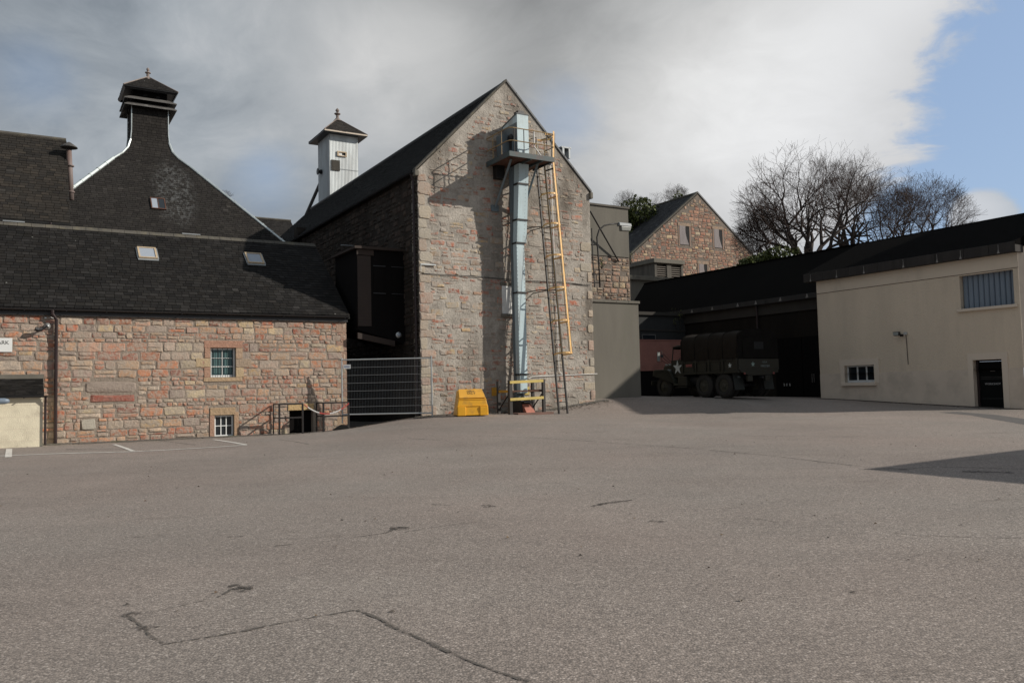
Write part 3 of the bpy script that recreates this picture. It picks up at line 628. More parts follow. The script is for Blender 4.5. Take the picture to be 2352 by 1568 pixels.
# ------------------------------------------------------------------ A: long low stone building
def building_a():
    rnd = random.Random(11); fr = A; s0, s1 = -17., 0.; zt = 4.44
    t = thing('stone_building', fr.P(-5, .1), 'long low building of pink and buff rubble stone under a dark slate roof', 'building')
    w1 = (-5.13, -4.24, 2.27, 3.34); w2 = (-4.99, -4.31, .10, .90); dr = (-2.28, -1.36, -.1, .98)
    holes = [w1, w2, dr]
    m = MB(); wall_with_holes(m, fr, s0, s1, -.6, zt+.05, holes, .32); m.build('wall', M['mortarA'], t)
    # stones, leaving room for dressed surrounds
    res = [(w1[0]-.2, w1[1]+.2, w1[2]-.16, w1[3]+.28), (w2[0]-.18, w2[1]+.16, -.3, w2[3]+.28), (dr[0]-.05, dr[1]+.12, -.3, dr[3]+.26)]
    feats = []
    for (u0, v0, u1, v1, c) in ((205, 906, 313, 922, (.33, .115, .085)), (193, 877, 316, 900, (.34, .28, .24)), (184, 963, 222, 986, (.50, .47, .40))):
        a, d = fr.hit(u0, v0); b, c0 = fr.hit(u1, v1); feats.append((a, b, c0, d, c)); res.append((a, b, c0, d))
    m = MB(); stones(m, fr, s0, s1-.02, -.15, zt, rnd, holes=res, gap=.020, hmin=.10, hmax=.33, ar=(.9, 2.9), raise_=.020, jit=.026, alpha=1, buff=.08); m.build('stonework', M['stoneA'], t)
    # dressed stones round the openings
    rose = (.40, .245, .175); buff = (.47, .36, .23)
    def blk(a, b, c, d, col, o=.03, name='dressed_stone'): q = MB(); q.fbox(fr, a, b, c, d, -.02, o, col); q.build(name, M['ashlar'], t, bevel=.012)
    blk(w1[0]-.22, w1[1]+.24, w1[3]+.005, w1[3]+.26, (.40, .23, .165)); blk(w1[0]-.24, w1[1]+.22, w1[2]-.15, w1[2]-.002, (.43, .31, .20))
    blk(w1[0]-.20, w1[0]-.003, w1[2]+.70, w1[3], rose); blk(w1[0]-.50, w1[0]-.003, w1[2]+.38, w1[2]+.69, buff); blk(w1[0]-.22, w1[0]-.003, w1[2]+.002, w1[2]+.37, rose)
    blk(w1[1]+.003, w1[1]+.24, w1[2]+.68, w1[3], (.42, .30, .21)); blk(w1[1]+.003, w1[1]+.55, w1[2]+.36, w1[2]+.67, (.36, .28, .21)); blk(w1[1]+.003, w1[1]+.28, w1[2]+.002, w1[2]+.35, buff)
    blk(w2[0]-.16, w2[1]+.05, w2[3]+.005, w2[3]+.27, (.42, .30, .19)); blk(w2[0]-.17, w2[0]-.003, -.2, w2[3], (.40, .25, .18)); blk(w2[1]+.003, w2[1]+.16, -.2, w2[3]+.1, (.43, .29, .19))
    blk(dr[0]-.05, dr[1]+.02, dr[3]+.005, dr[3]+.25, (.52, .37, .19)); blk(dr[1]+.003, dr[1]+.12, -.3, dr[3], (.33, .28, .23))
    for i, z in enumerate(np.arange(0, 4.3, .36)): blk(s1-(.42 if i % 2 else .25), s1, z+.01, z+.34, rnd.choice([(.36, .25, .19), (.33, .22, .17), (.40, .29, .2)]), .02, 'corner_stone')
    for (a, b, c0, d, c) in feats: f = MB(); stone(f, fr, a+.02, b-.02, c0+.015, d-.015, rnd, [c], .03, .0, .3, 0, .03); f.build('feature_stone', M['stoneA'], t)
    for (a, b, c, d, nx, nz, bars, gl) in ((*w1, 2, 3, 5, 'glassg'), (*w2, 3, 2, 0, 'glass')): sash(t, fr, a+.01, b-.01, c+.01, d-.01, -.12, nx, nz, bars=bars, glass=gl)
    for sx in (w1[0]+.12, w1[0]+.5):
        cm = MB()
        for i in range(9): x = sx+i*.03; cm.face([fr.P(x, w1[2]+.15, -.155-.012*(i % 2)), fr.P(x+.03, w1[2]+.15, -.155-.012*((i+1) % 2)), fr.P(x+.03, w1[3]-.07, -.155-.012*((i+1) % 2)), fr.P(x, w1[3]-.07, -.155-.012*(i % 2))])
        cm.build('curtain', M['curtain'], t)
    dm = MB(); dm.fbox(fr, dr[0], dr[1], -.5, dr[3], -.33, -.28); dm.build('basement_door', M['blackmatt'], t)
    # gable end wall and body
    em = MB(); rz = 8.14
    em.prism([fr.P(s1-.005, -.6, -.02), fr.P(s1-.005, 4.6, -.02), fr.P(s1-.005, rz-.1, -4.2), fr.P(s1-.005, 4.6, -8.4), fr.P(s1-.005, -.6, -8.4)], -fr.d*.3); em.build('end_wall', M['mortarS'], t)
    # roof
    eave = fr.P(s0, 4.62, .18); ridge = fr.P(s0, rz, -4.19); L = np.linalg.norm(ridge-eave); up = unit(ridge-eave); SL = s1+.10-s0
    r = MB(); r.prism([fr.P(s0, 4.58, .16), fr.P(s0, rz-.03, -4.19), fr.P(s0, 4.58, -8.55), fr.P(s0, 4.48, -8.55), fr.P(s0, rz-.16, -4.19), fr.P(s0, 4.50, .16)], fr.d*SL); roof = r.build('roof', M['under'], t)
    m = MB(); sk = [((318, 571), (360, 600)), ((562, 582), (606, 612))]
    slates(m, eave, fr.d, up, L, lambda q: (0, SL), rnd=rnd); m.build('slates', M['slate'], roof)
    m = MB()
    for i in range(int(SL/.45)+1):
        s = s0+i*.45; c = MB(); c1 = min(s+.44, s1+.1); m.prism([fr.P(s, rz-.10, -4.19+.17), fr.P(s, rz+.05, -4.19+.03), fr.P(s, rz+.05, -4.19-.03), fr.P(s, rz-.10, -4.19-.17)], fr.d*(c1-s))
    m.build('ridge', M['ridge'], roof)
    for u in (6, 418, 783): a, z = fr.hit(u/1., 520, -4.19); m = MB(); m.fbox(fr, a, a+.7, rz+.055, rz+.10, -4.25, -4.13); m.build('ridge_vent', M['lead'], roof)
    # skylights
    n = np.cross(fr.d, up); n = -n if n[2] < 0 else n
    for (u, v) in ((338, 584), (584, 596)):
        qd = ray(u, v); P0 = EYE+qd*(((eave-EYE)@n)/(qd@n)); P0 = P0+n*.03; w, h = .66, .80; f = MB(); b = P0-fr.d*w/2-up*h/2
        for (x, y, ww, hh) in ((0, 0, w, .055), (0, h-.06, w, .06), (0, .055, .06, h-.115), (w-.06, .055, .06, h-.115)): f.box(b+fr.d*x+up*y, fr.d*ww, up*hh, n*.07)
        sl = f.build('skylight', M['wood'], t); g = MB(); g.box(b+fr.d*.06+up*.055, fr.d*(w-.12), up*(h-.115), n*.045); g.build('pane', M['glassl'], sl)
        k = MB(); k.box(b-up*.12-fr.d*.03-n*.0, fr.d*(w+.06), up*.11, n*.02); k.box(b-fr.d*.05, fr.d*.045, up*h, n*.025); k.box(b+fr.d*(w+.005), fr.d*.045, up*h, n*.025); k.build('flashing', M['lead'], sl)
    m = MB(); m.fbox(fr, s0, s1+.03, 4.38, 4.54, .005, .10); m.build('eaves_board', M['black'], t)
    gutter(t, fr.P(s0, 4.60, .13), fr.d, s1-s0+.05, fr.n)
    a, _ = fr.hit(127, 800); m = MB(); m.tube([fr.P(a-.1, 4.55, .20), fr.P(a-.1, 4.42, .20), fr.P(a+.02, 4.24, .12), fr.P(a+.02, .16, .10)], .058, 8)
    for z in (1.2, 2.6, 3.9): m.lathe(fr.P(a+.02, z, .11), [(.055, 0), (.055, .06)], 8)
    m.build('downpipe', M['pipe'], t)
    return t
building_a()

def annexe():
    fr = A; rnd = random.Random(5); sR = -10.42
    t = thing('lean_to', fr.P(-12, .2, .6), 'small cream painted lean-to with a slate roof against the left end of the stone wall', 'outbuilding')
    m = MB(); m.fbox(fr, -17, sR, -.3, 1.72, .03, 1.3); m.build('wall', M['cream'], t)
    m = MB()
    for k, z in enumerate((.35, .72, 1.09, 1.46)): m.fbox(fr, -17, sR+.004, z, z+.006, 1.3, 1.304)
    m.build('block_joint', M['creamtrim'], t)
    e = fr.P(-17, 1.76, 1.42); r = fr.P(-17, 2.33, .04); up = unit(r-e); L = np.linalg.norm(r-e)
    m = MB(); m.prism([e, r, r-EZ*.1, e-EZ*.06], fr.d*(17+sR+.03)); roof = m.build('roof', M['under'], t)
    m = MB(); slates(m, e-EZ*.0, fr.d, up, L, lambda q: (0, 17+sR+.04), w=.25, e=.13, rnd=rnd); m.build('slates', M['slate'], roof)
    m = MB(); m.fbox(fr, -17, sR+.06, 2.30, 2.44, .04, .16); m.build('flashing', M['concrete'], roof)
    gutter(t, e-EZ*.03-fr.n*.02, fr.d, 17+sR+.12, fr.n, r=.05)
    m = MB(); m.tube([fr.P(sR+.07, 1.68, 1.44), fr.P(sR+.07, 1.5, 1.36), fr.P(sR+.07, .2, 1.36)], .038, 8); m.build('downpipe', M['pipe'], t)
    # oval lamp at the eave
    a, z = fr.hit(4, 921, 1.62); l = thing('wall_lamp', fr.P(a, z, 1.6), 'blue grey oval lamp at the eave of the cream lean-to', 'lamp')
    m = MB()
    for i in range(1): m.lathe(fr.P(a-.35, z, 1.62), [(.03, 0), (.085, .06), (.095, .2), (.095, .42), (.07, .52), (.02, .56)], 12, axis=tuple(fr.d))
    m.build('lamp_cover', M['bluemetal'], l, smooth=True); m = MB(); m.fbox(fr, a-.3, a-.2, z-.02, z+.02, 1.3, 1.6); m.build('bracket', M['steel'], l)
annexe()

def wall_fittings():
    fr = A
    s0, zt = fr.hit(-34, 775.5, .06); s1, zb = fr.hit(28, 808, .06)
    t = thing('sign', fr.P(s0, zb), 'white rectangular sign lettered in grey, cut by the left edge of the photo', 'sign')
    m = MB(); m.fbox(fr, s0, s1, zb, zt, .045, .065); m.build('panel', M['white'], t, bevel=.003)
    k, z = fr.hit(21, 787, .07); text('PARK', .17, fr.P(k, z, .068), fr.d, EZ, 'lettering', M['ink'], t, align='RIGHT')
    # camera on the wall
    a, z = fr.hit(107, 757, .15)
    t = thing('security_camera', fr.P(a, z, .02), 'black security camera on a round bracket beside the black downpipe under the eave', 'camera')
    m = MB(); m.lathe(fr.P(a+.03, z+.12, .0), [(.11, 0), (.11, .05), (.05, .09), (.035, .2)], 14, axis=tuple(fr.n)); m.build('mount', M['galv'], t, smooth=True)
    m = MB(); p = fr.P(a+.03, z+.12, .2); q = p-fr.d*.16-EZ*.10; m.tube([p, q], .03, 8); m.tube([q, q-fr.d*.12-EZ*.03+fr.n*.03], [.06, .06], 10); m.tube([q-fr.d*.11-EZ*.03+fr.n*.03, q-fr.d*.20-EZ*.0+fr.n*.05], [.075, .07], 12); m.build('body', M['black'], t, smooth=False)
    m = MB(); m.tube([fr.P(a+.05, z+.40, .03), fr.P(a+.12, z+.42, .05), fr.P(a+.2, z+.38, .04)], .012, 5); m.fbox(fr, a-.06, a+.0, z+.38, z+.42, 0, .05); m.build('cable', M['galv'], t)
wall_fittings()

# ------------------------------------------------------------------ C building at the far left, with flue
def left_tall():
    rnd = random.Random(8); fr = A; oe, orr = -4.5, -8.0
    sr, ze = fr.hit(162, 513, oe); _, zr = fr.hit(143, 323, orr); s0 = sr-9
    t = thing('tall_building', fr.P(sr-4, .2, -8), 'taller building at the far left with a mottled slate roof above the long roof', 'building')
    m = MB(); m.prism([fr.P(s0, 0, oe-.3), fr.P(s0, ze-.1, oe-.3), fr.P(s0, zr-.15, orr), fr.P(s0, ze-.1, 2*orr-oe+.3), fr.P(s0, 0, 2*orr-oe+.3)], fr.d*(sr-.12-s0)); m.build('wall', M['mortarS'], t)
    m = MB(); e = fr.P(s0, ze, oe); r = fr.P(s0, zr, orr); m.prism([e, r, fr.P(s0, ze, 2*orr-oe), fr.P(s0, ze-.12, 2*orr-oe), r-EZ*.14, e-EZ*.12], fr.d*(sr-s0)); roof = m.build('roof', M['under'], t)
    m = MB(); up = unit(r-e); L = np.linalg.norm(r-e); slates(m, e+EZ*.01, fr.d, up, L, lambda q: (0, sr-s0), w=.27, e=.165, rnd=rnd, pal=[(.030, .027, .024), (.035, .031, .027), (.025, .023, .021), (.042, .036, .030), (.032, .028, .024)]); m.build('slates', M['slate'], roof)
    m = MB(); m.tube([fr.P(s0, zr+.03, orr), fr.P(sr-.02, zr+.03, orr)], .09, 8); m.build('ridge', M['ridge'], roof)
    gutter(t, e-EZ*.10, fr.d, sr-s0+.03, fr.n, r=.075); m = MB(); m.fbox(fr, s0, sr, ze-.42, ze-.12, oe-.30, oe-.12); m.build('eaves_board', M['black'], t)
    m = MB(); a, _ = fr.hit(116, 520, oe+.05); m.lathe(fr.P(a, ze-.5, oe+.1), [(.05, 0), (.05, .45)], 8); m.build('outlet', M['pipe'], t)
    # flue pipe with a cone hat
    ft = fr.P(sr+.14, zr-2.7, orr+.9); t2 = thing('flue_pipe', ft, 'rusty flue pipe with a conical cap at the right end of the tall left roof', 'flue')
    m = MB(); z1 = at(152, 345, ft[1])[2]; m.tube([ft, (ft[0]-.1, ft[1], z1)], [.12, .10], 10)
    for z in (.3, 1.4): m.lathe((ft[0]-.03*z, ft[1], ft[2]+z), [(.15, 0), (.15, .05)], 10)
    m.build('pipe', plain('rusty_zinc', (.19, .15, .14), .7, .1, var=.6, scale=4, stain=(.2, .10, .07), streak=True), t2, smooth=True)
    m = MB(); m.lathe((ft[0]-.1, ft[1], z1+.10), [(.33, 0), (.30, .05), (.06, .22), (.01, .24)], 14); m.build('cap', M['finial2'], t2)
    for k in range(3): m = MB(); a = k*2.1; m.tube([(ft[0]-.1+.09*cos(a), ft[1]+.09*sin(a), z1-.05), (ft[0]-.1+.14*cos(a), ft[1]+.14*sin(a), z1+.14)], .012, 4); m.build('strut', M['steel'], t2)
left_tall()

# ------------------------------------------------------------------ kiln with pagoda ventilator
def kiln():
    rnd = random.Random(21); K = np.array([-20.64, 46.69, 0.]); fr = Frame(K, E1, -E2)
    t = thing('malt_kiln', K, 'square kiln with a steep slated pyramid roof and pagoda ventilator on top', 'kiln')
    m = MB(); H = 6.75; m.fbox(fr, -H+.3, H-.3, 0, 9.2, -H+.3, H-.3); m.build('wall', M['mortarS'], t)
    # profile of the roof: half width against height
    prof = [(6.8, 9.03), (1.95, 14.52), (1.45, 15.02), (1.15, 15.45), (1.0, 15.95), (.95, 16.5), (.94, 18.0)]
    dirs = [(fr.n, fr.d), (-fr.d, fr.n), (-fr.n, -fr.d), (fr.d, -fr.n)]
    b = MB()
    for (n, d) in dirs:
        for (h0, z0), (h1, z1) in zip(prof, prof[1:]): b.face([K+n*(h0-.02)-d*(h0-.02)+EZ*z0, K+n*(h0-.02)+d*(h0-.02)+EZ*z0, K+n*(h1-.02)+d*(h1-.02)+EZ*z1, K+n*(h1-.02)-d*(h1-.02)+EZ*z1])
    roof = b.build('roof', M['under'], t)
    m = MB(); KP = [(.080, .073, .068), (.088, .080, .073), (.073, .066, .062), (.068, .062, .058)]; m2 = MB()
    for di in (0, 1):
        n, d = dirs[di]
        for i, ((h0, z0), (h1, z1)) in enumerate(zip(prof, prof[1:])):
            v = n*(h1-h0)+EZ*(z1-z0); L = np.linalg.norm(v); O = K+n*h0+EZ*z0
            slates(m if i < 3 else m2, O, d, unit(v), L, (lambda q, h0=h0, h1=h1, L=L: (-(h0+(h1-h0)*q/L), (h0+(h1-h0)*q/L))), w=.27, e=.175, rnd=rnd, pal=KP)
    m.build('slates', M['slateK'], roof); m2.build('neck_slates', M['slateK'], roof)
    m = MB()
    for (a, b_) in ((1, -1), (1, 1), (-1, -1)):
        pts = [K+fr.n*a*(h+.01)+fr.d*b_*(h+.01)+EZ*(z+.03) for h, z in prof]; r = .10 if b_ < 0 else .07
        m.tube(pts[:2], r, 6); m.tube(pts[1:5], .06, 6); m.tube(pts[4:], .03, 6)
        for k in range(1, 12): p = pts[0]*(1-k/12)+pts[1]*(k/12); q = pts[0]*(1-(k+.12)/12)+pts[1]*((k+.12)/12); m.tube([p, q], r+.02, 6)
    m.build('hip_flashing', M['hip'], roof)
    # louvred head
    m = MB(); m.fbox(fr, -.90, .90, 17.9, 18.83, -.90, .90); m.build('louvre_box', M['blackmatt'], t)
    def skirt(z, h0, h1, dz, name):
        q = MB()
        for (n, d) in dirs: q.prism([K+n*h1-d*h1+EZ*z, K+n*h1+d*h1+EZ*z, K+n*h0+d*h0+EZ*(z+dz), K+n*h0-d*h0+EZ*(z+dz)], EZ*.05)
        return q.build(name, M['slateK2'], t)
    M['slateK2'] = plain('tier_slate', (.10, .095, .09), .6, var=.4, bump=.3, stain=(.24, .24, .23), stain_amt=.6)
    ZC, ZP, TZ1, TZ2 = 18.85, 20.0, 17.84, 18.20
    skirt(TZ1, .97, 1.36, .26, 'louvre_tier'); skirt(TZ2, .96, 1.36, .24, 'louvre_tier')
    for x in (-.35, .3): m = MB(); m.fbox(fr, x, x+.22, 18.55, 18.68, .905, .92); m.build('vent_hole', M['dark'], t)
    z0 = ZC; he = 1.42; za = ZP
    m = MB()
    for (n, d) in dirs: m.prism([K+n*he-d*he+EZ*z0, K+n*he+d*he+EZ*z0, K+n*(he-.1)+d*(he-.1)+EZ*(z0-.10), K+n*(he-.1)-d*(he-.1)+EZ*(z0-.10)], EZ*.03)
    m.add([K+n*(he-.1)*a+EZ*(z0-.1) for n, a in ()], [])
    m.face([K+(fr.n*a+fr.d*b)*(he-.1)+EZ*(z0-.02) for a, b in ((1, -1), (1, 1), (-1, 1), (-1, -1))])
    m.build('soffit', M['black'], t)
    m = MB()
    for (n, d) in dirs:
        v = -n*he+EZ*(za-z0); L = np.linalg.norm(v); O = K+n*he+EZ*(z0+.03); m.face([O-d*he, O+d*he, K+EZ*(za+.02)], (.05, .05, .05))
        slates(m, O, d, unit(v), L*.98, (lambda q, L=L: (-(he*(1-q/L)), he*(1-q/L))), w=.22, e=.13, rnd=rnd, pal=KP, lift=.01)
    m.build('cap_roof', M['slateK'], t)
    m = MB()
    for (a, b_) in ((1, -1), (1, 1), (-1, -1)): m.tube([K+(fr.n*a+fr.d*b_)*he+EZ*(z0+.06), K+EZ*(za+.05)], .04, 5)
    m.lathe(K+EZ*(za-.16), [(.28, 0), (.12, .16), (.085, .22), (.085, .38), (.16, .42), (.16, .46), (.06, .49), (.05, .53), (.085, .60), (.085, .66), (.05, .72), (.0, .75)], 10); m.build('finial', M['finial'], t)
    # roof light
    n, d = dirs[0]; v = n*(prof[1][0]-prof[0][0])+EZ*(prof[1][1]-prof[0][1]); up = unit(v); nn = np.cross(d, up); nn = -nn if nn[2] < 0 else nn
    qd = ray(363, 470); O = K+n*6.8+EZ*9.03; P0 = EYE+qd*(((O-EYE)@nn)/(qd@nn))+nn*.03; w, h = .72, .95; b0 = P0-d*w/2-up*h/2; f = MB()
    for (x, y, ww, hh) in ((0, 0, w, .06), (0, h-.06, w, .06), (0, .06, .05, h-.12), (w-.05, .06, .05, h-.12), (w/2-.02, .06, .04, h-.12)): f.box(b0+d*x+up*y, d*ww, up*hh, nn*.07)
    sl = f.build('roof_light', M['rust'], t); g = MB(); g.box(b0+d*.05+up*.06, d*(w/2-.07), up*(h-.12), nn*.05); g.build('pane', M['glassl'], sl)
    g = MB(); g.box(b0+d*(w/2+.02)+up*.06, d*(w/2-.07), up*(h-.12), nn*.05); g.build('pane', M['glass'], sl)
kiln()

def back_roof():
    fr = Frame(at(625, 505, 66), E1, -E2); rnd = random.Random(4); s0, zr = fr.hit(560, 499); s1, _ = fr.hit(668, 507); ze = zr-3.5
    t = thing('rear_building', fr.P(0, 1), 'low slate roofed building seen between the kiln and the tall roof', 'building')
    m = MB(); m.prism([fr.P(s0, 0, 4), fr.P(s0, ze, 4), fr.P(s0, zr-.1, 0), fr.P(s0, ze, -4), fr.P(s0, 0, -4)], fr.d*(s1-s0)); m.build('wall', M['mortarS'], t)
    m = MB(); e = fr.P(s0, ze, 4.2); r = fr.P(s0, zr, 0); m.prism([e, r, r-EZ*.15, e-EZ*.15], fr.d*(s1-s0)); rf = m.build('roof', M['under'], t)
    m = MB(); slates(m, e, fr.d, unit(r-e), np.linalg.norm(r-e), lambda q: (0, s1-s0), w=.35, e=.25, rnd=rnd, pal=[(.06, .055, .052), (.075, .07, .066)]); m.build('slates', M['slateK'], rf)
    m = MB(); m.tube([fr.P(s0, zr+.03), fr.P(s1, zr+.03)], .1, 6); m.build('ridge', M['ridge'], rf)
back_roof()

# ------------------------------------------------------------------ corrugated tower
def tower():
    rnd = random.Random(9); fr = Frame(at(790, 400, 56), E1, -E2); w0, w1, D = -1.0, 1.04, 2.5; z1 = 19.35; z0 = 9
    t = thing('corrugated_tower', fr.P(0, z0, -1.2), 'pale corrugated metal tower with a pointed slate roof behind the long dark roof', 'tower')
    m = MB(); n = 20
    def corr(fr_, a, b, o, k, mb):
        pts = []
        for i in range(k*4+1): x = a+(b-a)*i/(k*4); pts.append((x, o+.008*sin(i*pi/2)))
        for (x, q), (x2, q2) in zip(pts, pts[1:]): mb.face([fr_.P(x, z0, q), fr_.P(x2, z0, q2), fr_.P(x2, z1, q2), fr_.P(x, z1, q)])
    corr(fr, w0, w1, 0, n, m); front = m.build('front_cladding', M['zinc'], t)
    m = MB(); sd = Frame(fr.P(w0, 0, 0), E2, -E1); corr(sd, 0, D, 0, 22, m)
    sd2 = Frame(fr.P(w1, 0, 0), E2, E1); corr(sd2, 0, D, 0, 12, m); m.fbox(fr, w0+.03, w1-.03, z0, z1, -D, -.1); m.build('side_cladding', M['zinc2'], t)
    m = MB()
    for z in (14.9, 16.9):
        m.fbox(fr, w0-.01, w1+.01, z, z+.025, .03, .036)
    m.box(fr.P(w0-.03, z0, .03), fr.d*.06, -fr.n*.06, EZ*(z1-z0)); m.build('trim', M['lead'], t)
    # window and louvred patch
    a, zt = fr.hit(774.5, 347, .05); b, zb = fr.hit(796, 361, .05); m = MB()
    for q in ((a, a+.10, zb, zt), (b-.08, b, zb, zt), (a+.1, b-.08, zt-.07, zt), (a+.1, b-.08, zb, zb+.05)): m.fbox(fr, *q, .02, .09)
    w = m.build('window', M['wood'], t); m = MB(); m.fbox(fr, a+.1, b-.08, zb+.05, zt-.07, .03, .035); m.build('pane', M['whiteb'], w)
    m = MB(); m.fbox(fr, a+.35, b-.08, zb+.1, zt-.07, .036, .04); m.build('broken_pane', M['dark'], w)
    m = MB(); a, zt = fr.hit(761, 366.5, .05); b, zb = fr.hit(781, 393, .05)
    for i in range(9): x = a+(b-a)*i/9; m.fbox(fr, x, x+(b-a)/14, zb, zt, .03, .06)
    lv = m.build('louvre', M['concdark'], t); m = MB(); m.fbox(fr, a, b, zb, zt, .025, .032); m.build('backing', M['dark'], lv)
    # bell mouth vent on the left side, brace
    _, z = fr.hit(735, 387, 0); m = MB(); m.lathe(sd.P(1.7, z+.25, 0), [(.16, 0), (.16, .12), (.10, .18), (.25, .30), (.22, .32)], 10, axis=tuple(-E1)); m.build('vent_cowl', M['black'], t)
    m = MB(); p = at(729, 435, 58); q = at(711, 476, 58); d = q-p; m.tube([p-d*.3, q+d*1.0], .12, 4); m.build('brace', M['timber'], t)
    K = fr.P((w0+w1)/2, 0, -D/2); hx, hy = (w1-w0)/2+.52, D/2+.5; ze, za = z1+.02, z1+1.45
    m = MB(); m.box(K-fr.d*hx-fr.n*hy+EZ*(ze-.10), fr.d*2*hx, fr.n*2*hy, EZ*.10); m.build('eaves', M['black'], t)
    m = MB(); m.fbox(fr, w0-.5, w1+.5, ze-.07, ze+.02, .505, .52); m.build('fascia', M['creamtrim'], t)
    m = MB(); cs = [K-fr.d*hx+fr.n*hy, K+fr.d*hx+fr.n*hy, K+fr.d*hx-fr.n*hy, K-fr.d*hx-fr.n*hy]
    for i in range(4):
        a, b = cs[i]+EZ*ze, cs[(i+1) % 4]+EZ*ze; m.face([a, b, K+EZ*za], (.07, .065, .06)); mid = (a+b)/2; v = K+EZ*za-mid; L = np.linalg.norm(v); hw = np.linalg.norm(b-a)/2
        slates(m, mid, unit(b-a), unit(v), L*.97, (lambda q, L=L, hw=hw: (-hw*(1-q/L), hw*(1-q/L))), w=.24, e=.15, rnd=rnd, pal=[(.12, .105, .095), (.10, .09, .085), (.14, .125, .11)], lift=.005)
    m.build('roof', M['slateK'], t)
    m = MB()
    for c in (cs[0], cs[1], cs[3]): m.tube([c+EZ*(ze+.03), K+EZ*(za+.04)], .035, 5)
    m.lathe(K+EZ*(za-.15), [(.30, 0), (.13, .2), (.10, .25), (.10, .42), (.22, .50), (.22, .55), (.08, .58), (.06, .64), (.13, .72), (.13, .80), (.05, .90), (0, .95)], 10); m.build('finial', M['finial'], t)
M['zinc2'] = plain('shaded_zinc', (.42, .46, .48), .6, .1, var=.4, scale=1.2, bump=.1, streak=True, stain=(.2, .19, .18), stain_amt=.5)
tower()

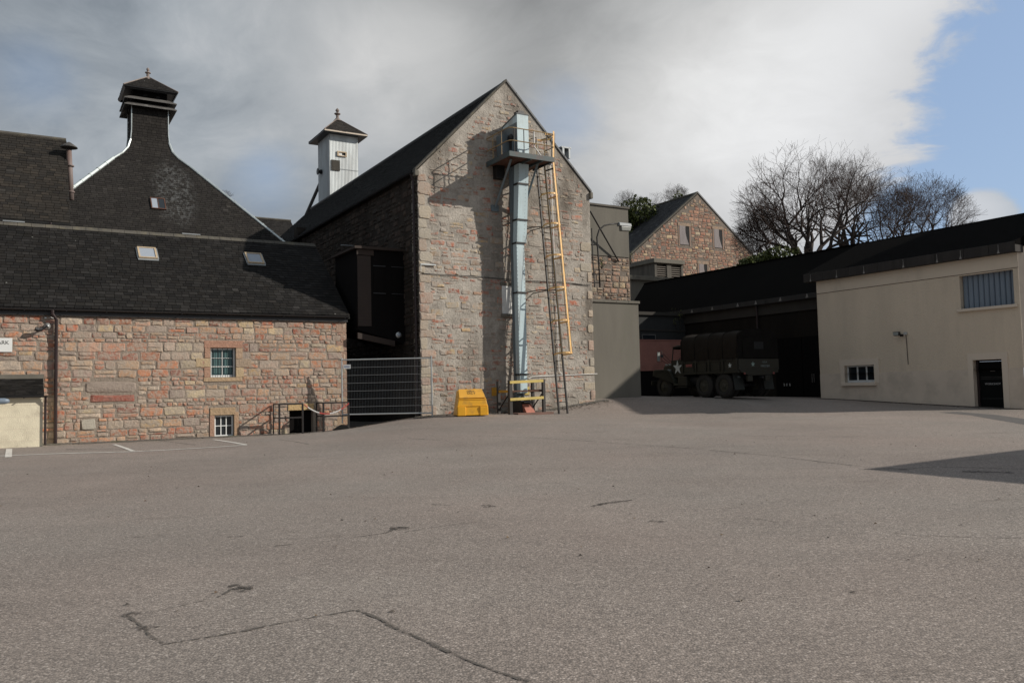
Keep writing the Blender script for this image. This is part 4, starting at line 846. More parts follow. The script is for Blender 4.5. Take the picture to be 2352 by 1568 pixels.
# ------------------------------------------------------------------ B: tall gabled maltings
ZE, ZA, SW, SA = 10.34, 14.62, 8.42, 4.19
def building_b():
    rnd = random.Random(31); fr = B
    t = thing('maltings', fr.P(4.2, .6), 'tall gabled maltings of grey pointed rubble with a long dark slate roof', 'building')
    gz0 = .0
    def ztop(s): return ZE+(ZA-ZE)*(s/SA) if s < SA else ZE+(ZA-ZE)*((SW-s)/(SW-SA))
    m = MB(); m.prism([fr.P(0, -.3), fr.P(SW, -.3), fr.P(SW, ZE), fr.P(SA, ZA), fr.P(0, ZE)], -fr.n*.6); m.build('gable_wall', M['mortarB'], t)
    m = MB()
    stones(m, fr, .45, SW-.35, .1, ZA-.1, rnd, inside=lambda s, z: z < ztop(s)-.12, gap=.07, hmin=.15, hmax=.32, ar=(1.2, 3.0), pal=DULL, raise_=.018, keep=.74, alpha=1, buff=.12, jit=.035)
    stones(m, fr, .5, 3.0, .1, 9.5, rnd, gap=.13, hmin=.16, hmax=.3, ar=(1.2, 2.6), pal=[(.40, .33, .24), (.36, .22, .15)], raise_=.03, keep=.10, alpha=.3, buff=.5, jit=.03)
    m.build('gable_stonework', M['stoneB'], t)
    q = MB(); qs = [(.46, .25, .165), (.44, .28, .19), (.50, .41, .28), (.42, .22, .15), (.48, .36, .25), (.45, .40, .31)]
    z = .2; i = 0
    while z < 10.1:
        h = rnd.uniform(.28, .52); w = .28+.34*(i % 2)*rnd.uniform(.5, 1.15)+rnd.uniform(-.06, .12); h = min(h, 10.2-z)
        stone(q, fr, .0, w, z+.012, z+h-.012, rnd, [qs[rnd.randrange(6)]], .02, .012, .8, 0, .03); q.box(BS.P(0, z+.012, .0), -fr.n*.01, BS.n*.0+fr.n*.01, EZ*.01)
        w2 = .30+.28*(i % 2)+rnd.uniform(-.06, .08)
        if rnd.random() < .5: stone(q, fr, SW-w2, SW, z+.012, z+h-.012, rnd, [qs[rnd.randrange(6)]], .02, .012, .7, 0, .012)
        z += h; i += 1
    q.build('quoins', M['stoneB2'], t)
    # side wall, its shade put into darker stone and mortar colours
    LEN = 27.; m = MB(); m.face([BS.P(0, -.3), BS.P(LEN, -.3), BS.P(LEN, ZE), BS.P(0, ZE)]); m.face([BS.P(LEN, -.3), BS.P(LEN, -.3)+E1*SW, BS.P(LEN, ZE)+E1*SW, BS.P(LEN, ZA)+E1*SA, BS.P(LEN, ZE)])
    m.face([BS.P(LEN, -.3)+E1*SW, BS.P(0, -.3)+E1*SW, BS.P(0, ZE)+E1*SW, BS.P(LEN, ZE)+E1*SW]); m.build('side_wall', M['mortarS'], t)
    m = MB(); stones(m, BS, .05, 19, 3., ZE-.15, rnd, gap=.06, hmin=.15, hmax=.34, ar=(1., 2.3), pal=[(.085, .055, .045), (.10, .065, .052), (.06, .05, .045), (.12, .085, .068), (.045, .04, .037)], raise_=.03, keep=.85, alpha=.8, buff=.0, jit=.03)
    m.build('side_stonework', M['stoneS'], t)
    # coping along the verge
    for (a, b) in (((-.12, ZE-.02), (SA, ZA+.06)), ((SA, ZA+.06), (SW+.12, ZE-.02))):
        m = MB(); n = 9
        for k in range(n):
            x0, z0 = a[0]+(b[0]-a[0])*k/n, a[1]+(b[1]-a[1])*k/n; x1, z1 = a[0]+(b[0]-a[0])*(k+.985)/n, a[1]+(b[1]-a[1])*(k+.985)/n
            if b[0] > SA+.1: c0, c1 = -.02, .10
            else: c0, c1 = 0, .12
            m.prism([fr.P(x0, z0-.05, .05), fr.P(x1, z1-.05, .05), fr.P(x1, z1+.07, .05), fr.P(x0, z0+.07, .05)], -fr.n*.30)
        m.build('coping', M['ridge'] if b[0] < SA+.1 else M['lead2'], t, bevel=.01)
    m = MB(); m.fbox(fr, SW-.02, SW+.12, ZE-.32, ZE-.04, -.2, .12); m.fbox(fr, -.14, .03, ZE-.24, ZE-.02, -.2, .10); m.build('kneeler', M['concrete'], t, bevel=.02)
    # roof
    O = BS.P(.22, ZE-.02, .18); Rr = BS.P(.22, ZA-.05, -SA); up = unit(Rr-O); L = np.linalg.norm(Rr-O)
    m = MB(); m.prism([O, Rr, BS.P(.22, ZE-.02, -SW-.18), BS.P(.22, ZE-.14, -SW-.18), Rr-EZ*.15, O-EZ*.12], E2*(LEN+.1)); roof = m.build('roof', M['under'], t)
    m = MB(); slates(m, O+EZ*.01, E2, up, L, lambda q: (0, LEN), w=.34, e=.21, rnd=rnd, pal=[(.05, .048, .045), (.06, .058, .055), (.04, .038, .036)]); m.build('slates', M['slateB'], roof)
    m = MB(); m.tube([BS.P(.25, ZA-.02, -SA), BS.P(LEN, ZA-.02, -SA)], .10, 8); m.build('ridge', M['slateBr'], roof)
    gutter(t, BS.P(.05, ZE-.06, .13), E2, LEN-.5, BS.n, r=.07); m = MB(); m.tube([BS.P(.20, ZE-.1, .2), BS.P(.18, ZE-.4, .10), BS.P(.16, .5, .09)], .05, 8); m.build('downpipe', M['pipe'], t)
    # far end upstand seen above the roof
    a, z = BS.hit(690, 545); m = MB(); m.fbox(BS, a+.2, a+.9, ZE-1.5, ZE+.6, -.5, .1); m.build('chimney_stub', M['mortarS'], t)
    # blocked opening with white board, wall strip of brick
    a, zt = fr.hit(1153, 656, .05); _, zb = fr.hit(1154, 720, .05); m = MB(); m.fbox(fr, a, a+.75, zb, zt, .01, .05); m.build('window_board', M['whiteb'], t)
    m = MB(); m.fbox(fr, a-.06, a+.8, zt+.003, zt+.14, .0, .06); m.fbox(fr, a-.06, a+.8, zb-.13, zb-.003, 0, .09); m.build('lintel', M['concrete'], t)
    # small box vent beyond the right verge
    s, z = B.hit(1297, 345, -1.5); m = MB(); P0 = B.P(s-.12, z-.35, -1.5); m.box(P0, E1*.10, E2*.4, EZ*.5); m.box(P0+E1*.35, E1*.08, E2*.4, EZ*.5); m.box(P0+EZ*.46-E1*.05, E1*.55, E2*.5, EZ*.06); m.build('roof_vent', M['lead'], t)
M['stoneB2'] = stone_mat('quoin_stone', .7, dirt_amt=.25, veil=(.40, .365, .32)); M['lead2'] = plain('grey_skew', (.10, .105, .11), .6, var=.3, bump=.2); M['slateBr'] = plain('ridge_roll', (.05, .05, .052), .6, var=.3)
building_b()

def wires():
    fr = B
    def cable(pts, r, name, mat, label, cat, o=.05):
        P = []
        for (u, v) in pts: s, z = fr.hit(u, v, o); P.append(fr.P(s, z, o))
        m = MB(); m.tube(P, r, 5); tag(m.build(name, mat), label, cat)
    cable([(969, 628), (1000, 630), (1080, 634), (1160, 641), (1215, 645), (1290, 648), (1355, 655)], .016, 'cable', M['cable'], 'dark sagging cable run across the tall gable at mid height', 'cable')
    cable([(1264, 378), (1268, 450), (1272, 560), (1278, 700), (1284, 850), (1288, 857), (1296, 859)], .016, 'conduit', M['conduit'], 'thin pale pipe running down the gable behind the caged ladder', 'conduit', .06)
    cable([(1214, 869), (1222, 865), (1260, 863), (1310, 861), (1372, 858)], .016, 'conduit', M['conduit'], 'thin white pipe low on the gable running right to the corner', 'conduit', .04)
    s, z = BS.hit(948, 640, .06); m = MB(); m.tube([BS.P(0, 6.2, .03), BS.P(.5, 6.1, .05), BS.P(1.3, 5.95, .04)], .016, 5); tag(m.build('cable', M['cable']), 'short dark cable from the gable corner to the black hoist housing', 'cable')
    s, z = fr.hit(972, 607, .08); m = MB(); m.fbox(fr, s-.1, s+.55, z-.02, z+.03, .03, .09); m.tube([fr.P(s-.1, z, .08), fr.P(s-.1, z-.3, .08)], .012, 5); tag(m.build('bracket', M['galv']), 'short galvanised bracket fixed at the left edge of the gable', 'bracket')
wires()

def hoist_housing():
    s0, _ = BS.hit(928, 600); fr = Frame(B.O+E2*s0, E1, -E2); rnd = random.Random(3)
    L, zt = fr.hit(820, 570); _, zb = fr.hit(820, 757); _, zb2 = fr.hit(928, 790); bk = 2.6
    t = thing('hoist_housing', fr.P(L/2, .5, -1), 'tall black boarded hoist housing on the side wall above the alley', 'housing')
    m = MB(); m.prism([fr.P(L, zb), fr.P(0, zb2), fr.P(0, zt), fr.P(L, zt)], -fr.n*bk); m.build('body', M['blackmatt'], t)
    m = MB(); w = .56; m.fbox(fr, L, L+w, zb+.15, zt-.28, .003, .02)
    for i in range(22): z = zb+.2+i*(zt-zb-.5)/22; m.fbox(fr, L+.01, L+w-.01, z, z+.10, .02, .03)
    m.build('slatted_panel', M['brownboard'], t); m = MB(); m.fbox(fr, L-.03, L+w+.12, zt-.26, zt-.04, .0, .05); m.fbox(fr, L-.15, .02, zt-.02, zt+.08, -bk-.1, .15); m.build('fascia', M['dimtimber'], t)
    m = MB(); m.prism([fr.P(L-.05, zb-.12), fr.P(-.5, zb2+.12), fr.P(-.5, zb2-.1), fr.P(L-.05, zb-.35)], fr.n*.12); m.build('sill_beam', M['dimtimber'], t)
    for x in (.06, 1.0-.12):
        m = MB(); x0 = L+w+.06+x*.95; m.fbox(fr, x0, x0+.42, zt-1.75, zt-.65, .002, .03)
        d = m.build('shutter', M['blackmatt'], t); m = MB(); m.fbox(fr, x0-.03, x0+.5, zt-.68, zt-.65, .031, .045); m.fbox(fr, x0-.03, x0+.5, zt-1.78, zt-1.75, .031, .045); m.build('strap', M['steelgrey'], d)
    t2 = thing('alarm_lamp', fr.P(-.38, zb2+.4, .02), 'round glass bulkhead lamp low on the black hoist housing', 'lamp')
    s, z = fr.hit(916, 769, .05); m = MB(); m.lathe(fr.P(s, z, 0), [(.12, 0), (.12, .05), (.08, .08)], 14, axis=tuple(fr.n)); m.build('base', M['galv'], t2); m = MB(); m.lathe(fr.P(s, z, .08), [(.075, 0), (.06, .05), (.0, .07)], 12, axis=tuple(fr.n)); m.build('globe', M['glassl'], t2, smooth=True)
M['brownboard'] = plain('brown_slats', (.040, .028, .023), .8, var=.3, bump=.2); M['dimtimber'] = plain('brown_timber', (.035, .023, .018), .8, var=.4, bump=.2); M['steelgrey'] = plain('grey_strap', (.035, .035, .04), .5)
hoist_housing()

# ------------------------------------------------------------------ grain elevator on the gable
def elevator():
    fr = B; G0 = .62
    t = thing('grain_elevator', fr.P(4.2, G0, .6), 'pale blue steel bucket elevator casing rising up the gable to a head box', 'elevator')
    # front casing sections (u left, u right, v top, v bottom, front offset top / bottom)
    def sect(sa, sb, zt, zb, ot, ob, depth, mat, name, back=None):
        m = MB(); bt, bb = (ot-depth, ob-depth) if back is None else back
        m.prism([fr.P(sa, zb, ob), fr.P(sa, zt, ot), fr.P(sa, zt, bt), fr.P(sa, zb, bb)], fr.d*(sb-sa)); return m.build(name, M[mat], t, bevel=.008)
    s1 = 4.03
    sect(s1, s1+.47, 10.82, 8.55, 1.17, .95, 0, 'blue', 'upper_casing', (.78, .62))
    sect(s1-.01, s1+.46, 8.52, 7.6, .95, .86, 0, 'blue', 'upper_casing', (.62, .55))
    sect(s1-.02, s1+.36, 7.57, 5.55, .85, .85, .28, 'blue', 'casing'); sect(s1-.02, s1+.36, 5.52, 2.2, .85, .85, .28, 'blue', 'casing')
    sect(s1+.0, s1+.34, 2.17, 1.42, .85, .85, .28, 'blue', 'casing')
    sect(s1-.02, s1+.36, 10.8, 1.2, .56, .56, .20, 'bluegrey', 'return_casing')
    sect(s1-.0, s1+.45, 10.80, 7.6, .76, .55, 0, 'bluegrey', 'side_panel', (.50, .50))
    for z, o, w in ((10.0, 1.11, .5), (8.535, .97, .5), (7.585, .88, .42), (5.535, .87, .42), (2.185, .87, .42)):
        m = MB(); m.fbox(fr, s1-.06, s1-.02+w, z-.03, z+.03, o-.35, o+.02); m.build('flange', M['steel'], t)
    m = MB(); rn = random.Random(2)
    for zz in np.arange(2.4, 10.6, .16):
        o = .865 if zz < 7.6 else .86+(zz-7.6)*.097
        m.fbox(fr, s1-.01, s1+.005, zz, zz+.02, o-.01, o+.008); m.fbox(fr, s1+.33, s1+.345, zz, zz+.02, o-.01, o+.008)
    m.build('rivets', M['bluegrey'], t)
    # boot and hopper
    m = MB(); m.prism([fr.P(s1-.1, .5, .95), fr.P(s1-.02, 1.2, .9), fr.P(s1+.42, 1.2, .9), fr.P(s1+.62, .5, .95)], -fr.n*.75); m.build('boot', M['timber'], t)
    m = MB(); m.prism([fr.P(s1+.06, .55, 1.25), fr.P(s1+.02, .98, 1.0), fr.P(s1+.40, .98, 1.0), fr.P(s1+.48, .55, 1.25)], -fr.n*.3); m.build('outlet', M['redcon'], t)
    m = MB(); m.fbox(fr, s1-.02, s1+.42, 1.02, 1.09, .85, 1.15); m.build('plate', M['steel'], t)
    m = MB(); m.fbox(fr, s1-.5, s1+1.2, gz(*fr.P(s1, 0, 1)[:2])-.1, gz(*fr.P(s1, 0, 1)[:2])+.06, .1, 1.45); m.build('pad', M['redcon2'], t, bevel=.01)
    # head box
    hs, ht = fr.hit(1187, 261, 1.2); he, _ = fr.hit(1213, 262, 1.2)
    m = MB(); m.prism([fr.P(hs, 11.0, 1.2), fr.P(hs, ht, 1.2), fr.P(hs, ht-.25, .02), fr.P(hs, 11.0, .02)], fr.d*(he-hs)); m.build('head_front', M['blue'], t, bevel=.006)
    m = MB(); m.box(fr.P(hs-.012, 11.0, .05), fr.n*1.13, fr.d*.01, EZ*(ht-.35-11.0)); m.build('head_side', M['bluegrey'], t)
    m = MB(); m.prism([fr.P(hs-.03, ht+.0, 1.22), fr.P(hs-.03, ht-.26, .0), fr.P(hs-.03, ht-.22, .0), fr.P(hs-.03, ht+.04, 1.22)], fr.d*(he-hs+.06)); m.build('head_lid', M['lead2'], t)
    m = MB(); m.box(fr.P(hs+.1, ht+.03, 1.15), fr.d*.28, -fr.n*.35, EZ*.14); m.build('vent', M['black'], t)
    m = MB(); m.lathe(fr.P(hs-.01, ht-.9, .72), [(.17, 0), (.17, .05), (.1, .12)], 12, axis=tuple(-E1)); m.tube([fr.P(hs-.04, ht-1.0, .72), fr.P(hs-.04, ht-1.35, .72)], .05, 5); m.build('shaft_bearing', M['steel'], t)
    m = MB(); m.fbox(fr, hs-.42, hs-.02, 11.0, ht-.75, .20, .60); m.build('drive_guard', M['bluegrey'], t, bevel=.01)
    m = MB(); m.fbox(fr, hs-.5, hs-.1, 10.35, 11.0, .0, .30); m.build('spout', M['steel'], t)
    # platform
    p = thing('access_platform', fr.P(4.2, 10.9, .9), 'steel platform with yellowed guard rails and rusty mesh floor high on the gable', 'platform')
    a, b, zf, of = 3.14, 5.27, 10.93, 1.9
    m = MB(); m.fbox(fr, a+.04, b-.04, zf-.035, zf, .02, of-.04); m.build('floor', M['rust'], p)
    m = MB()
    for q in ((a, b, zf-.10, zf+.10, of-.04, of), (a, a+.04, zf-.10, zf+.10, .0, of-.04), (b-.04, b, zf-.10, zf+.10, .3, of-.04), (4.15, 4.2, zf-.14, zf-.04, .0, of-.04), (4.7, 4.75, zf-.14, zf-.04, .0, of-.04)): m.fbox(fr, *q)
    m.build('frame', M['steelblue'], p)
    for s in (a+.35, b-.5):
        m = MB(); s2, z2 = fr.hit(1148, 478, .05) if s < 4 else (s, 8.9)
        if s > 4: s2 = s
        m.tube([fr.P(s, zf-.08, 1.45), fr.P(s if s > 4 else s, z2, .06)], .055, 4); m.fbox(fr, s-.18, s+.18, z2-.16, z2+.1, .01, .06); m.build('brace', M['bluegrey'], p)
    def rail(pts, r, mat, name): m = MB(); m.tube([fr.P(*q) for q in pts], r, 6); return m.build(name, M[mat], p)
    for h in (1.07, .55): rail([(a+.02, zf+h, .05), (a+.02, zf+h, of-.25), (a+.07, zf+h, of-.10), (a+.2, zf+h, of-.03), (b-.02, zf+h, of-.03), (b+.06, zf+h, of-.12), (b+.04, zf+h, of-.75)], .022, 'railyel', 'guard_rail')
    for s, o in ((a+.03, .55), (a+.03, 1.25), (a+.25, of-.03), (3.85, of-.03), (4.95, of-.03), (b-.1, of-.03), (b-.0, of-.7), (b, .6)):
        rail([(s, zf, o), (s, zf+1.07, o)], .020, 'railyel' if o < 1.8 else 'steel', 'post')
    rail([(4.35, zf+1.1, of-.05), (4.38, zf+.45, of-.1), (4.85, zf+.05, of-.2)], .03, 'conduit', 'pipe')
    # back rail hoops beside head box
    for s in (4.75, 4.9): rail([(s, zf, .5), (s, zf+.75, .5), (s, zf+.9, .2)], .022, 'steel', 'grab_rail')
    # caged ladder
    sf, _ = fr.hit(1284, 940, 1.5); f0 = fr.P(sf, gz(*fr.P(sf, 0, 1.5)[:2]), 1.5); st, zt = fr.hit(1233, 385, .55); top = fr.P(st, zt, .55)
    L = thing('caged_ladder', f0, 'tall black ladder with yellow safety cage leaning up the gable to the platform', 'ladder')
    ax = unit(top-f0); top = top+ax*.0; Ln = np.linalg.norm(top-f0); w = .42; out = unit(np.cross(ax, fr.d)); out = out if out@fr.n > 0 else -out
    for k in (0, 1): m = MB(); m.box(f0+fr.d*(k*w-.03)-out*.035, fr.d*.06, out*.07, ax*(Ln+.15)); m.build('stile', M['steel'], L)
    for i in range(int(Ln/.285)): m = MB(); m.tube([f0+ax*(.2+i*.285), f0+ax*(.2+i*.285)+fr.d*w], .014, 5); m.build('rung', M['steel'], L)
    hs_ = [(v, 'yellow') for v in (812, 738, 664, 590, 518, 450)]
    ce = f0+fr.d*w/2; rad = .34; ctr_o = .42; th = [radians(q) for q in np.linspace(-118, 118, 13)]
    def cagept(base, an): return base+out*(ctr_o+rad*cos(an))+fr.d*(rad*sin(an)*1.05)
    zs = []
    for v, _ in hs_+[(385, '')]:
        q = ray(1300-(940-v)*.1, v); zz = 0; best = None
        for k in np.linspace(0, 1, 400):
            P = ce+ax*Ln*k+out*.4; d = P-EYE; w_ = d@F; vv = CY-FP*(d@U)/w_
            if best is None or abs(vv-v) < best[0]: best = (abs(vv-v), Ln*k)
        zs.append(best[1])
    for i, h in enumerate(zs[:-1]+[Ln-.1]):
        bpt = ce+ax*h; m = MB(); pts = [bpt-fr.d*(w/2)]+[cagept(bpt, an) for an in th]+[bpt+fr.d*(w/2)]
        for p0, p1 in zip(pts, pts[1:]): m.box(p0-ax*.035, p1-p0, ax*.07, out*.008)
        m.build('cage_hoop', M['yellow'] if i < 6 else M['steel'], L)
    z0, z1 = zs[0], Ln+1.35
    for an in (-100, -45, 25, 68, 105):
        a_ = radians(an); p0 = cagept(ce+ax*z0, a_); p1 = cagept(ce+ax*(Ln+.1), a_); wd = .11 if an == 25 else .04; m = MB(); tan_ = fr.d*cos(a_)-out*sin(a_); tan_ = unit(tan_); rad_ = unit(out*cos(a_)+fr.d*sin(a_))
        m.box(p0-tan_*wd/2+rad_*.006, tan_*wd, p1-p0, rad_*.008)
        if an >= 25 and an < 100: m.box(p1-tan_*wd/2+rad_*.006, tan_*wd, EZ*1.25+fr.d*.05, rad_*.008)
        m.build('cage_strap', M['yellow'] if an == 25 else M['railyel'], L)
    pt = fr.P(st+w/2, zf+1.25, .75); m = MB(); pts = [pt+fr.n*(.42*cos(radians(q)))+fr.d*(.42*sin(radians(q))) for q in range(-20, 200, 20)]
    for p0, p1 in zip(pts, pts[1:]): m.box(p0, p1-p0, EZ*.07, (p0-pt)*.02)
    m.build('cage_hoop', M['yellow'], L)
    for k in (0, 1): m = MB(); q = top+fr.d*k*w; m.tube([q, q+EZ*.5+fr.n*.05, q+EZ*1.3, q+EZ*1.35-fr.n*.5], .02, 6); m.build('hand_rail', M['steel'], L)
    for h in (zs[2], zs[4]):
        for k in (0, 1): q = f0+ax*(h+.05)+fr.d*k*w; so_, = ((q-fr.O)@fr.n,); m = MB(); m.tube([q, q-fr.n*(so_*.45)-fr.d*.28, q-fr.n*so_-fr.d*.5+EZ*-.05], .022, 5); m.build('wall_bracket', M['steel'], L)
M['redcon2'] = plain('reddish_concrete_pad', (.17, .10, .08), .9, var=.4, bump=.3); M['steelblue'] = plain('dark_teal_steel', (.05, .075, .08), .6, var=.3, stain=(.1, .04, .03))
elevator()

def barrier():
    fr = B; t = thing('crash_barrier', fr.P(4.0, .62, .8), 'dark post barrier with two yellow boards round the foot of the blue elevator', 'barrier')
    a, b, o, ob = 3.27, 4.85, 1.3, .38
    def post(s, oo, zt, w=.13): P = fr.P(s, 0, oo); g = gz(P[0], P[1]); m = MB(); m.fbox(fr, s-w/2, s+w/2, g-.05, zt, oo-w/2, oo+w/2); m.build('post', M['timber'], t, bevel=.008)
    post(a, o, 1.95, .14); post(b, o, 1.97, .12); post(b, ob+.1, 1.93, .12); post(a, ob, 1.93, .12)
    for z in (1.86, 1.18): m = MB(); m.box(fr.P(a-.06, z-.05, o+.08), fr.d*(b-a+.0)+EZ*.04, fr.n*.03, EZ*.11); m.build('board', M['board'], t, bevel=.004)
    for s in (a, b): m = MB(); m.fbox(fr, s-.03, s+.03, 1.46, 1.56, .05, o-.08); m.build('side_rail', M['ochre'] if s < 4 else M['rust'], t); m = MB(); m.fbox(fr, s-.12, s+.12, 1.34, 1.68, .02, .05); m.build('wall_plate', M['board'] if s > 4 else M['ochre'], t)
    m = MB(); m.fbox(fr, a+.08, b-.07, 1.48, 1.54, o-.1, o-.04); m.build('cross_rail', M['rust'], t)
    for s, sg in ((a, 1), (b, 1)): P = fr.P(s, 0, .15); g = gz(P[0], P[1]); m = MB(); m.tube([fr.P(s-.03, 1.42, o-.02), fr.P(s-.03, g+.02, .3)], .035, 4); m.build('brace', M['steel'], t)
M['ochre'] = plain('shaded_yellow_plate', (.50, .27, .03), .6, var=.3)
barrier()

def grit_bin():
    P = ground_hit(1078, 956); c = np.array([P[0]+.03, P[1]+.45, 0]); c[2] = gz(c[0], c[1]-.2)-.01; yaw = radians(14)
    X = np.array([cos(yaw), sin(yaw), 0]); Yb = np.array([-sin(yaw), cos(yaw), 0])
    t = thing('grit_bin', c, 'yellow plastic grit bin with a sloping lid standing against the gable', 'bin')
    W, D, H = .60, .44, .98
    def p(x, y, z): return c+X*x+Yb*y+EZ*z
    def shell(z0, z1, k0, k1, yf0, yf1, name, mat):     # tapered tub ring
        m = MB(); a = [p(-W*k0, -D*yf0, z0), p(W*k0, -D*yf0, z0), p(W*k0, D, z0), p(-W*k0, D, z0)]; b = [p(-W*k1, -D*yf1, z1), p(W*k1, -D*yf1, z1), p(W*k1, D*.92, z1), p(-W*k1, D*.92, z1)]
        m.add(a+b, [(3, 2, 1, 0), (4, 5, 6, 7), (0, 1, 5, 4), (1, 2, 6, 5), (2, 3, 7, 6), (3, 0, 4, 7)]); return m.build(name, M[mat], t, bevel=.02)
    # body: side profile with sloping top, tapering in width
    prof = [(-D, .04), (-D*.93, .36), (-D*.94, .40), (-D*.86, .66), (-D*.02+.0, H-.02), (D*.55, H), (D*.78, H-.02), (D, .04)]
    ks = [1.0, .97, .955, .87, .80, .78, .79, 1.0]
    m = MB(); Lp = [p(-W*k, y, z) for (y, z), k in zip(prof, ks)]; Rp = [p(W*k, y, z) for (y, z), k in zip(prof, ks)]; n = len(prof)
    m.add(Lp+Rp, [tuple(range(n)), tuple(range(2*n-1, n-1, -1))]+[((i+1) % n, i, i+n, (i+1) % n+n) for i in range(n)]); m.build('body', M['bin'], t, bevel=.018)
    m = MB()
    for z, k in ((.38, .975), (.62, .90)): y = -D*(.95 if z < .5 else .88)-.012; m.box(p(-W*k, y, z), X*2*W*k, Yb*.02, EZ*.025)
    m.build('rib', M['bin'], t, bevel=.006)
    for x in (-.58, .27): m = MB(); m.box(p(x, -D-.02, .03), X*.31, Yb*.10, EZ*.34); m.build('foot_panel', M['bin'], t, bevel=.02)
    m = MB(); a0, a1 = np.array([-D*.87, .675]), np.array([D*.12, H+.02]); nn = np.array([-(a1-a0)[1], (a1-a0)[0]]); nn = nn/np.linalg.norm(nn)*.035
    q = [p(-W*.84, a0[0], a0[1]), p(W*.84, a0[0], a0[1]), p(W*.76, a1[0], a1[1]), p(-W*.76, a1[0], a1[1])]; m.prism(q, -Yb*-nn[0]*1+EZ*nn[1]); lid = m.build('lid', M['binlid'], t, bevel=.012)
    for x in (-.17, .14): m = MB(); m.prism([p(x, a1[0]+.02, a1[1]+.02), p(x+.07, a1[0]+.02, a1[1]+.02), p(x+.035, a1[0]+.06, a1[1]+.09)], Yb*.08); m.build('hinge', M['bin2'], lid)
    sl = unit(Yb*(a1-a0)[0]+EZ*(a1-a0)[1]); off = unit(np.cross(X, sl))*.039; mid = p(0, (a0[0]+a1[0])/2, (a0[1]+a1[1])/2)+sl*.06+off
    text('GRIT', .15, mid+sl*.045, X, sl, 'lettering', M['ink'], lid, .001); text('SALT', .15, mid-sl*.075, X, sl, 'lettering', M['ink'], lid, .001)
M['bin2'] = plain('brown_hinge', (.25, .12, .03), .6)
grit_bin()

# ------------------------------------------------------------------ site fence across the alley, guard rails, chain
def site_fence():
    fr = Frame(np.array([-6.48, 31.6, 0]), unit([1, .03, 0]), unit([.03, -1, 0])); sL, sR = -.05, 3.37
    zt, zb = 2.86, .76
    t = thing('mesh_fence', fr.P(1.6, .5), 'galvanised temporary mesh fence panel closing the dark alley', 'fence')
    for s, z0, z1 in ((sL, .45, zt+.08), (sR, .62, zt+.08)): m = MB(); m.tube([fr.P(s, z0), fr.P(s, z1)], .032, 8); m.build('post', M['galv'], t)
    for z in (zt-.02, zb): m = MB(); m.tube([fr.P(sL, z+.02), fr.P(sR, z+.02*(z > 1))], .028, 8); m.build('rail', M['galv'], t)
    m = MB(); n = 58
    for i in range(1, n): s = sL+(sR-sL)*i/n; m.tube([fr.P(s, zb+.01, .004), fr.P(s, zt-.01, .004)], .003, 3, cap=False)
    for i in range(1, 7): z = zb+(zt-zb)*i/7; m.tube([fr.P(sL, z, .01), fr.P(sR, z, .01)], .0075, 3, cap=False)
    m.build('mesh', M['wire'], t); m = MB(); m.fbox(fr, sL+.06, sL+.34, 2.52, 2.68, .012, .02); m.build('notice', M['white'], t)
    m = MB(); m.fbox(fr, sL+.10, sL+.30, 2.585, 2.615, .0205, .022); m.build('notice_print', M['ink2'], t)
    b = thing('fence_block', fr.P(sL+.05, gz(-6.5, 31.6), .0), 'black rubber block holding the left foot of the mesh fence', 'block')
    m = MB(); g = gz(-6.5, 31.55); m.prism([fr.P(sL-.38, g, .1), fr.P(sL+.30, g, .1), fr.P(sL+.22, g+.17, .08), fr.P(sL-.05, g+.19, .08), fr.P(sL-.20, g+.12, .08)], -fr.n*.24); m.build('block', M['tyre'], b, bevel=.015)
M['wire'] = plain('thin_grey_wire', (.25, .26, .27), .5, .2, var=.1, bump=0); M['ink2'] = plain('blue_print', (.12, .18, .35), .6)
site_fence()
def guard_rails():
    fr = A; o = .9
    def frame(a, b, label, ret_left=True, ret_right=False):
        t = thing('guard_rail', fr.P((a+b)/2, .1, o), label, 'railing', 'steel guard rails round the basement steps'); zt, zm = 1.24, .74
        def g(s, oo): P = fr.P(s, 0, oo); return gz(P[0], P[1])
        for s in (a, b): m = MB(); m.box(fr.P(s-.03, g(s, o)-.05, o-.03), fr.d*.06, fr.n*.06, EZ*(zt-g(s, o)+.05)); m.build('post', M['steel'], t)
        for z in (zt, zm): m = MB(); m.box(fr.P(a, z-.028, o-.028), fr.d*(b-a), fr.n*.056, EZ*.056); m.build('rail', M['steel'], t)
        for s, on in ((a, ret_left), (b, ret_right)):
            if not on: continue
            m = MB(); m.box(fr.P(s-.02, g(s, .1)-.05, .06), fr.d*.04, fr.n*.04, EZ*(zt-g(s, .1)+.05)); m.build('post', M['steel'], t)
            for z in (zt, zm): m = MB(); m.box(fr.P(s-.02, z-.02, .1), fr.d*.04, fr.n*(o-.12), EZ*.04); m.build('rail', M['steel'], t)
    frame(-2.90, -2.04, 'black square guard rail in front of the low basement door, left one'); frame(-1.25, -.27, 'black square guard rail at the right corner of the stone building, by the fence')
    P0 = fr.P(-2.0, 1.22, o+.03); P1 = fr.P(-.27, 1.20, o+.03); m = MB(); n = 60
    for i in range(n):
        x = (i+.5)/n; p = P0*(1-x)+P1*x-EZ*.38*(4*x*(1-x)); x2 = x+.6/n; q = P0*(1-x2)+P1*x2-EZ*.38*(4*x2*(1-x2))
        m.tube([p, q], .022 if i % 2 else .028, 5)
    tag(m.build('barrier_chain', M['chain']), 'red and white plastic chain hanging between the two black guard rails', 'chain')
guard_rails()

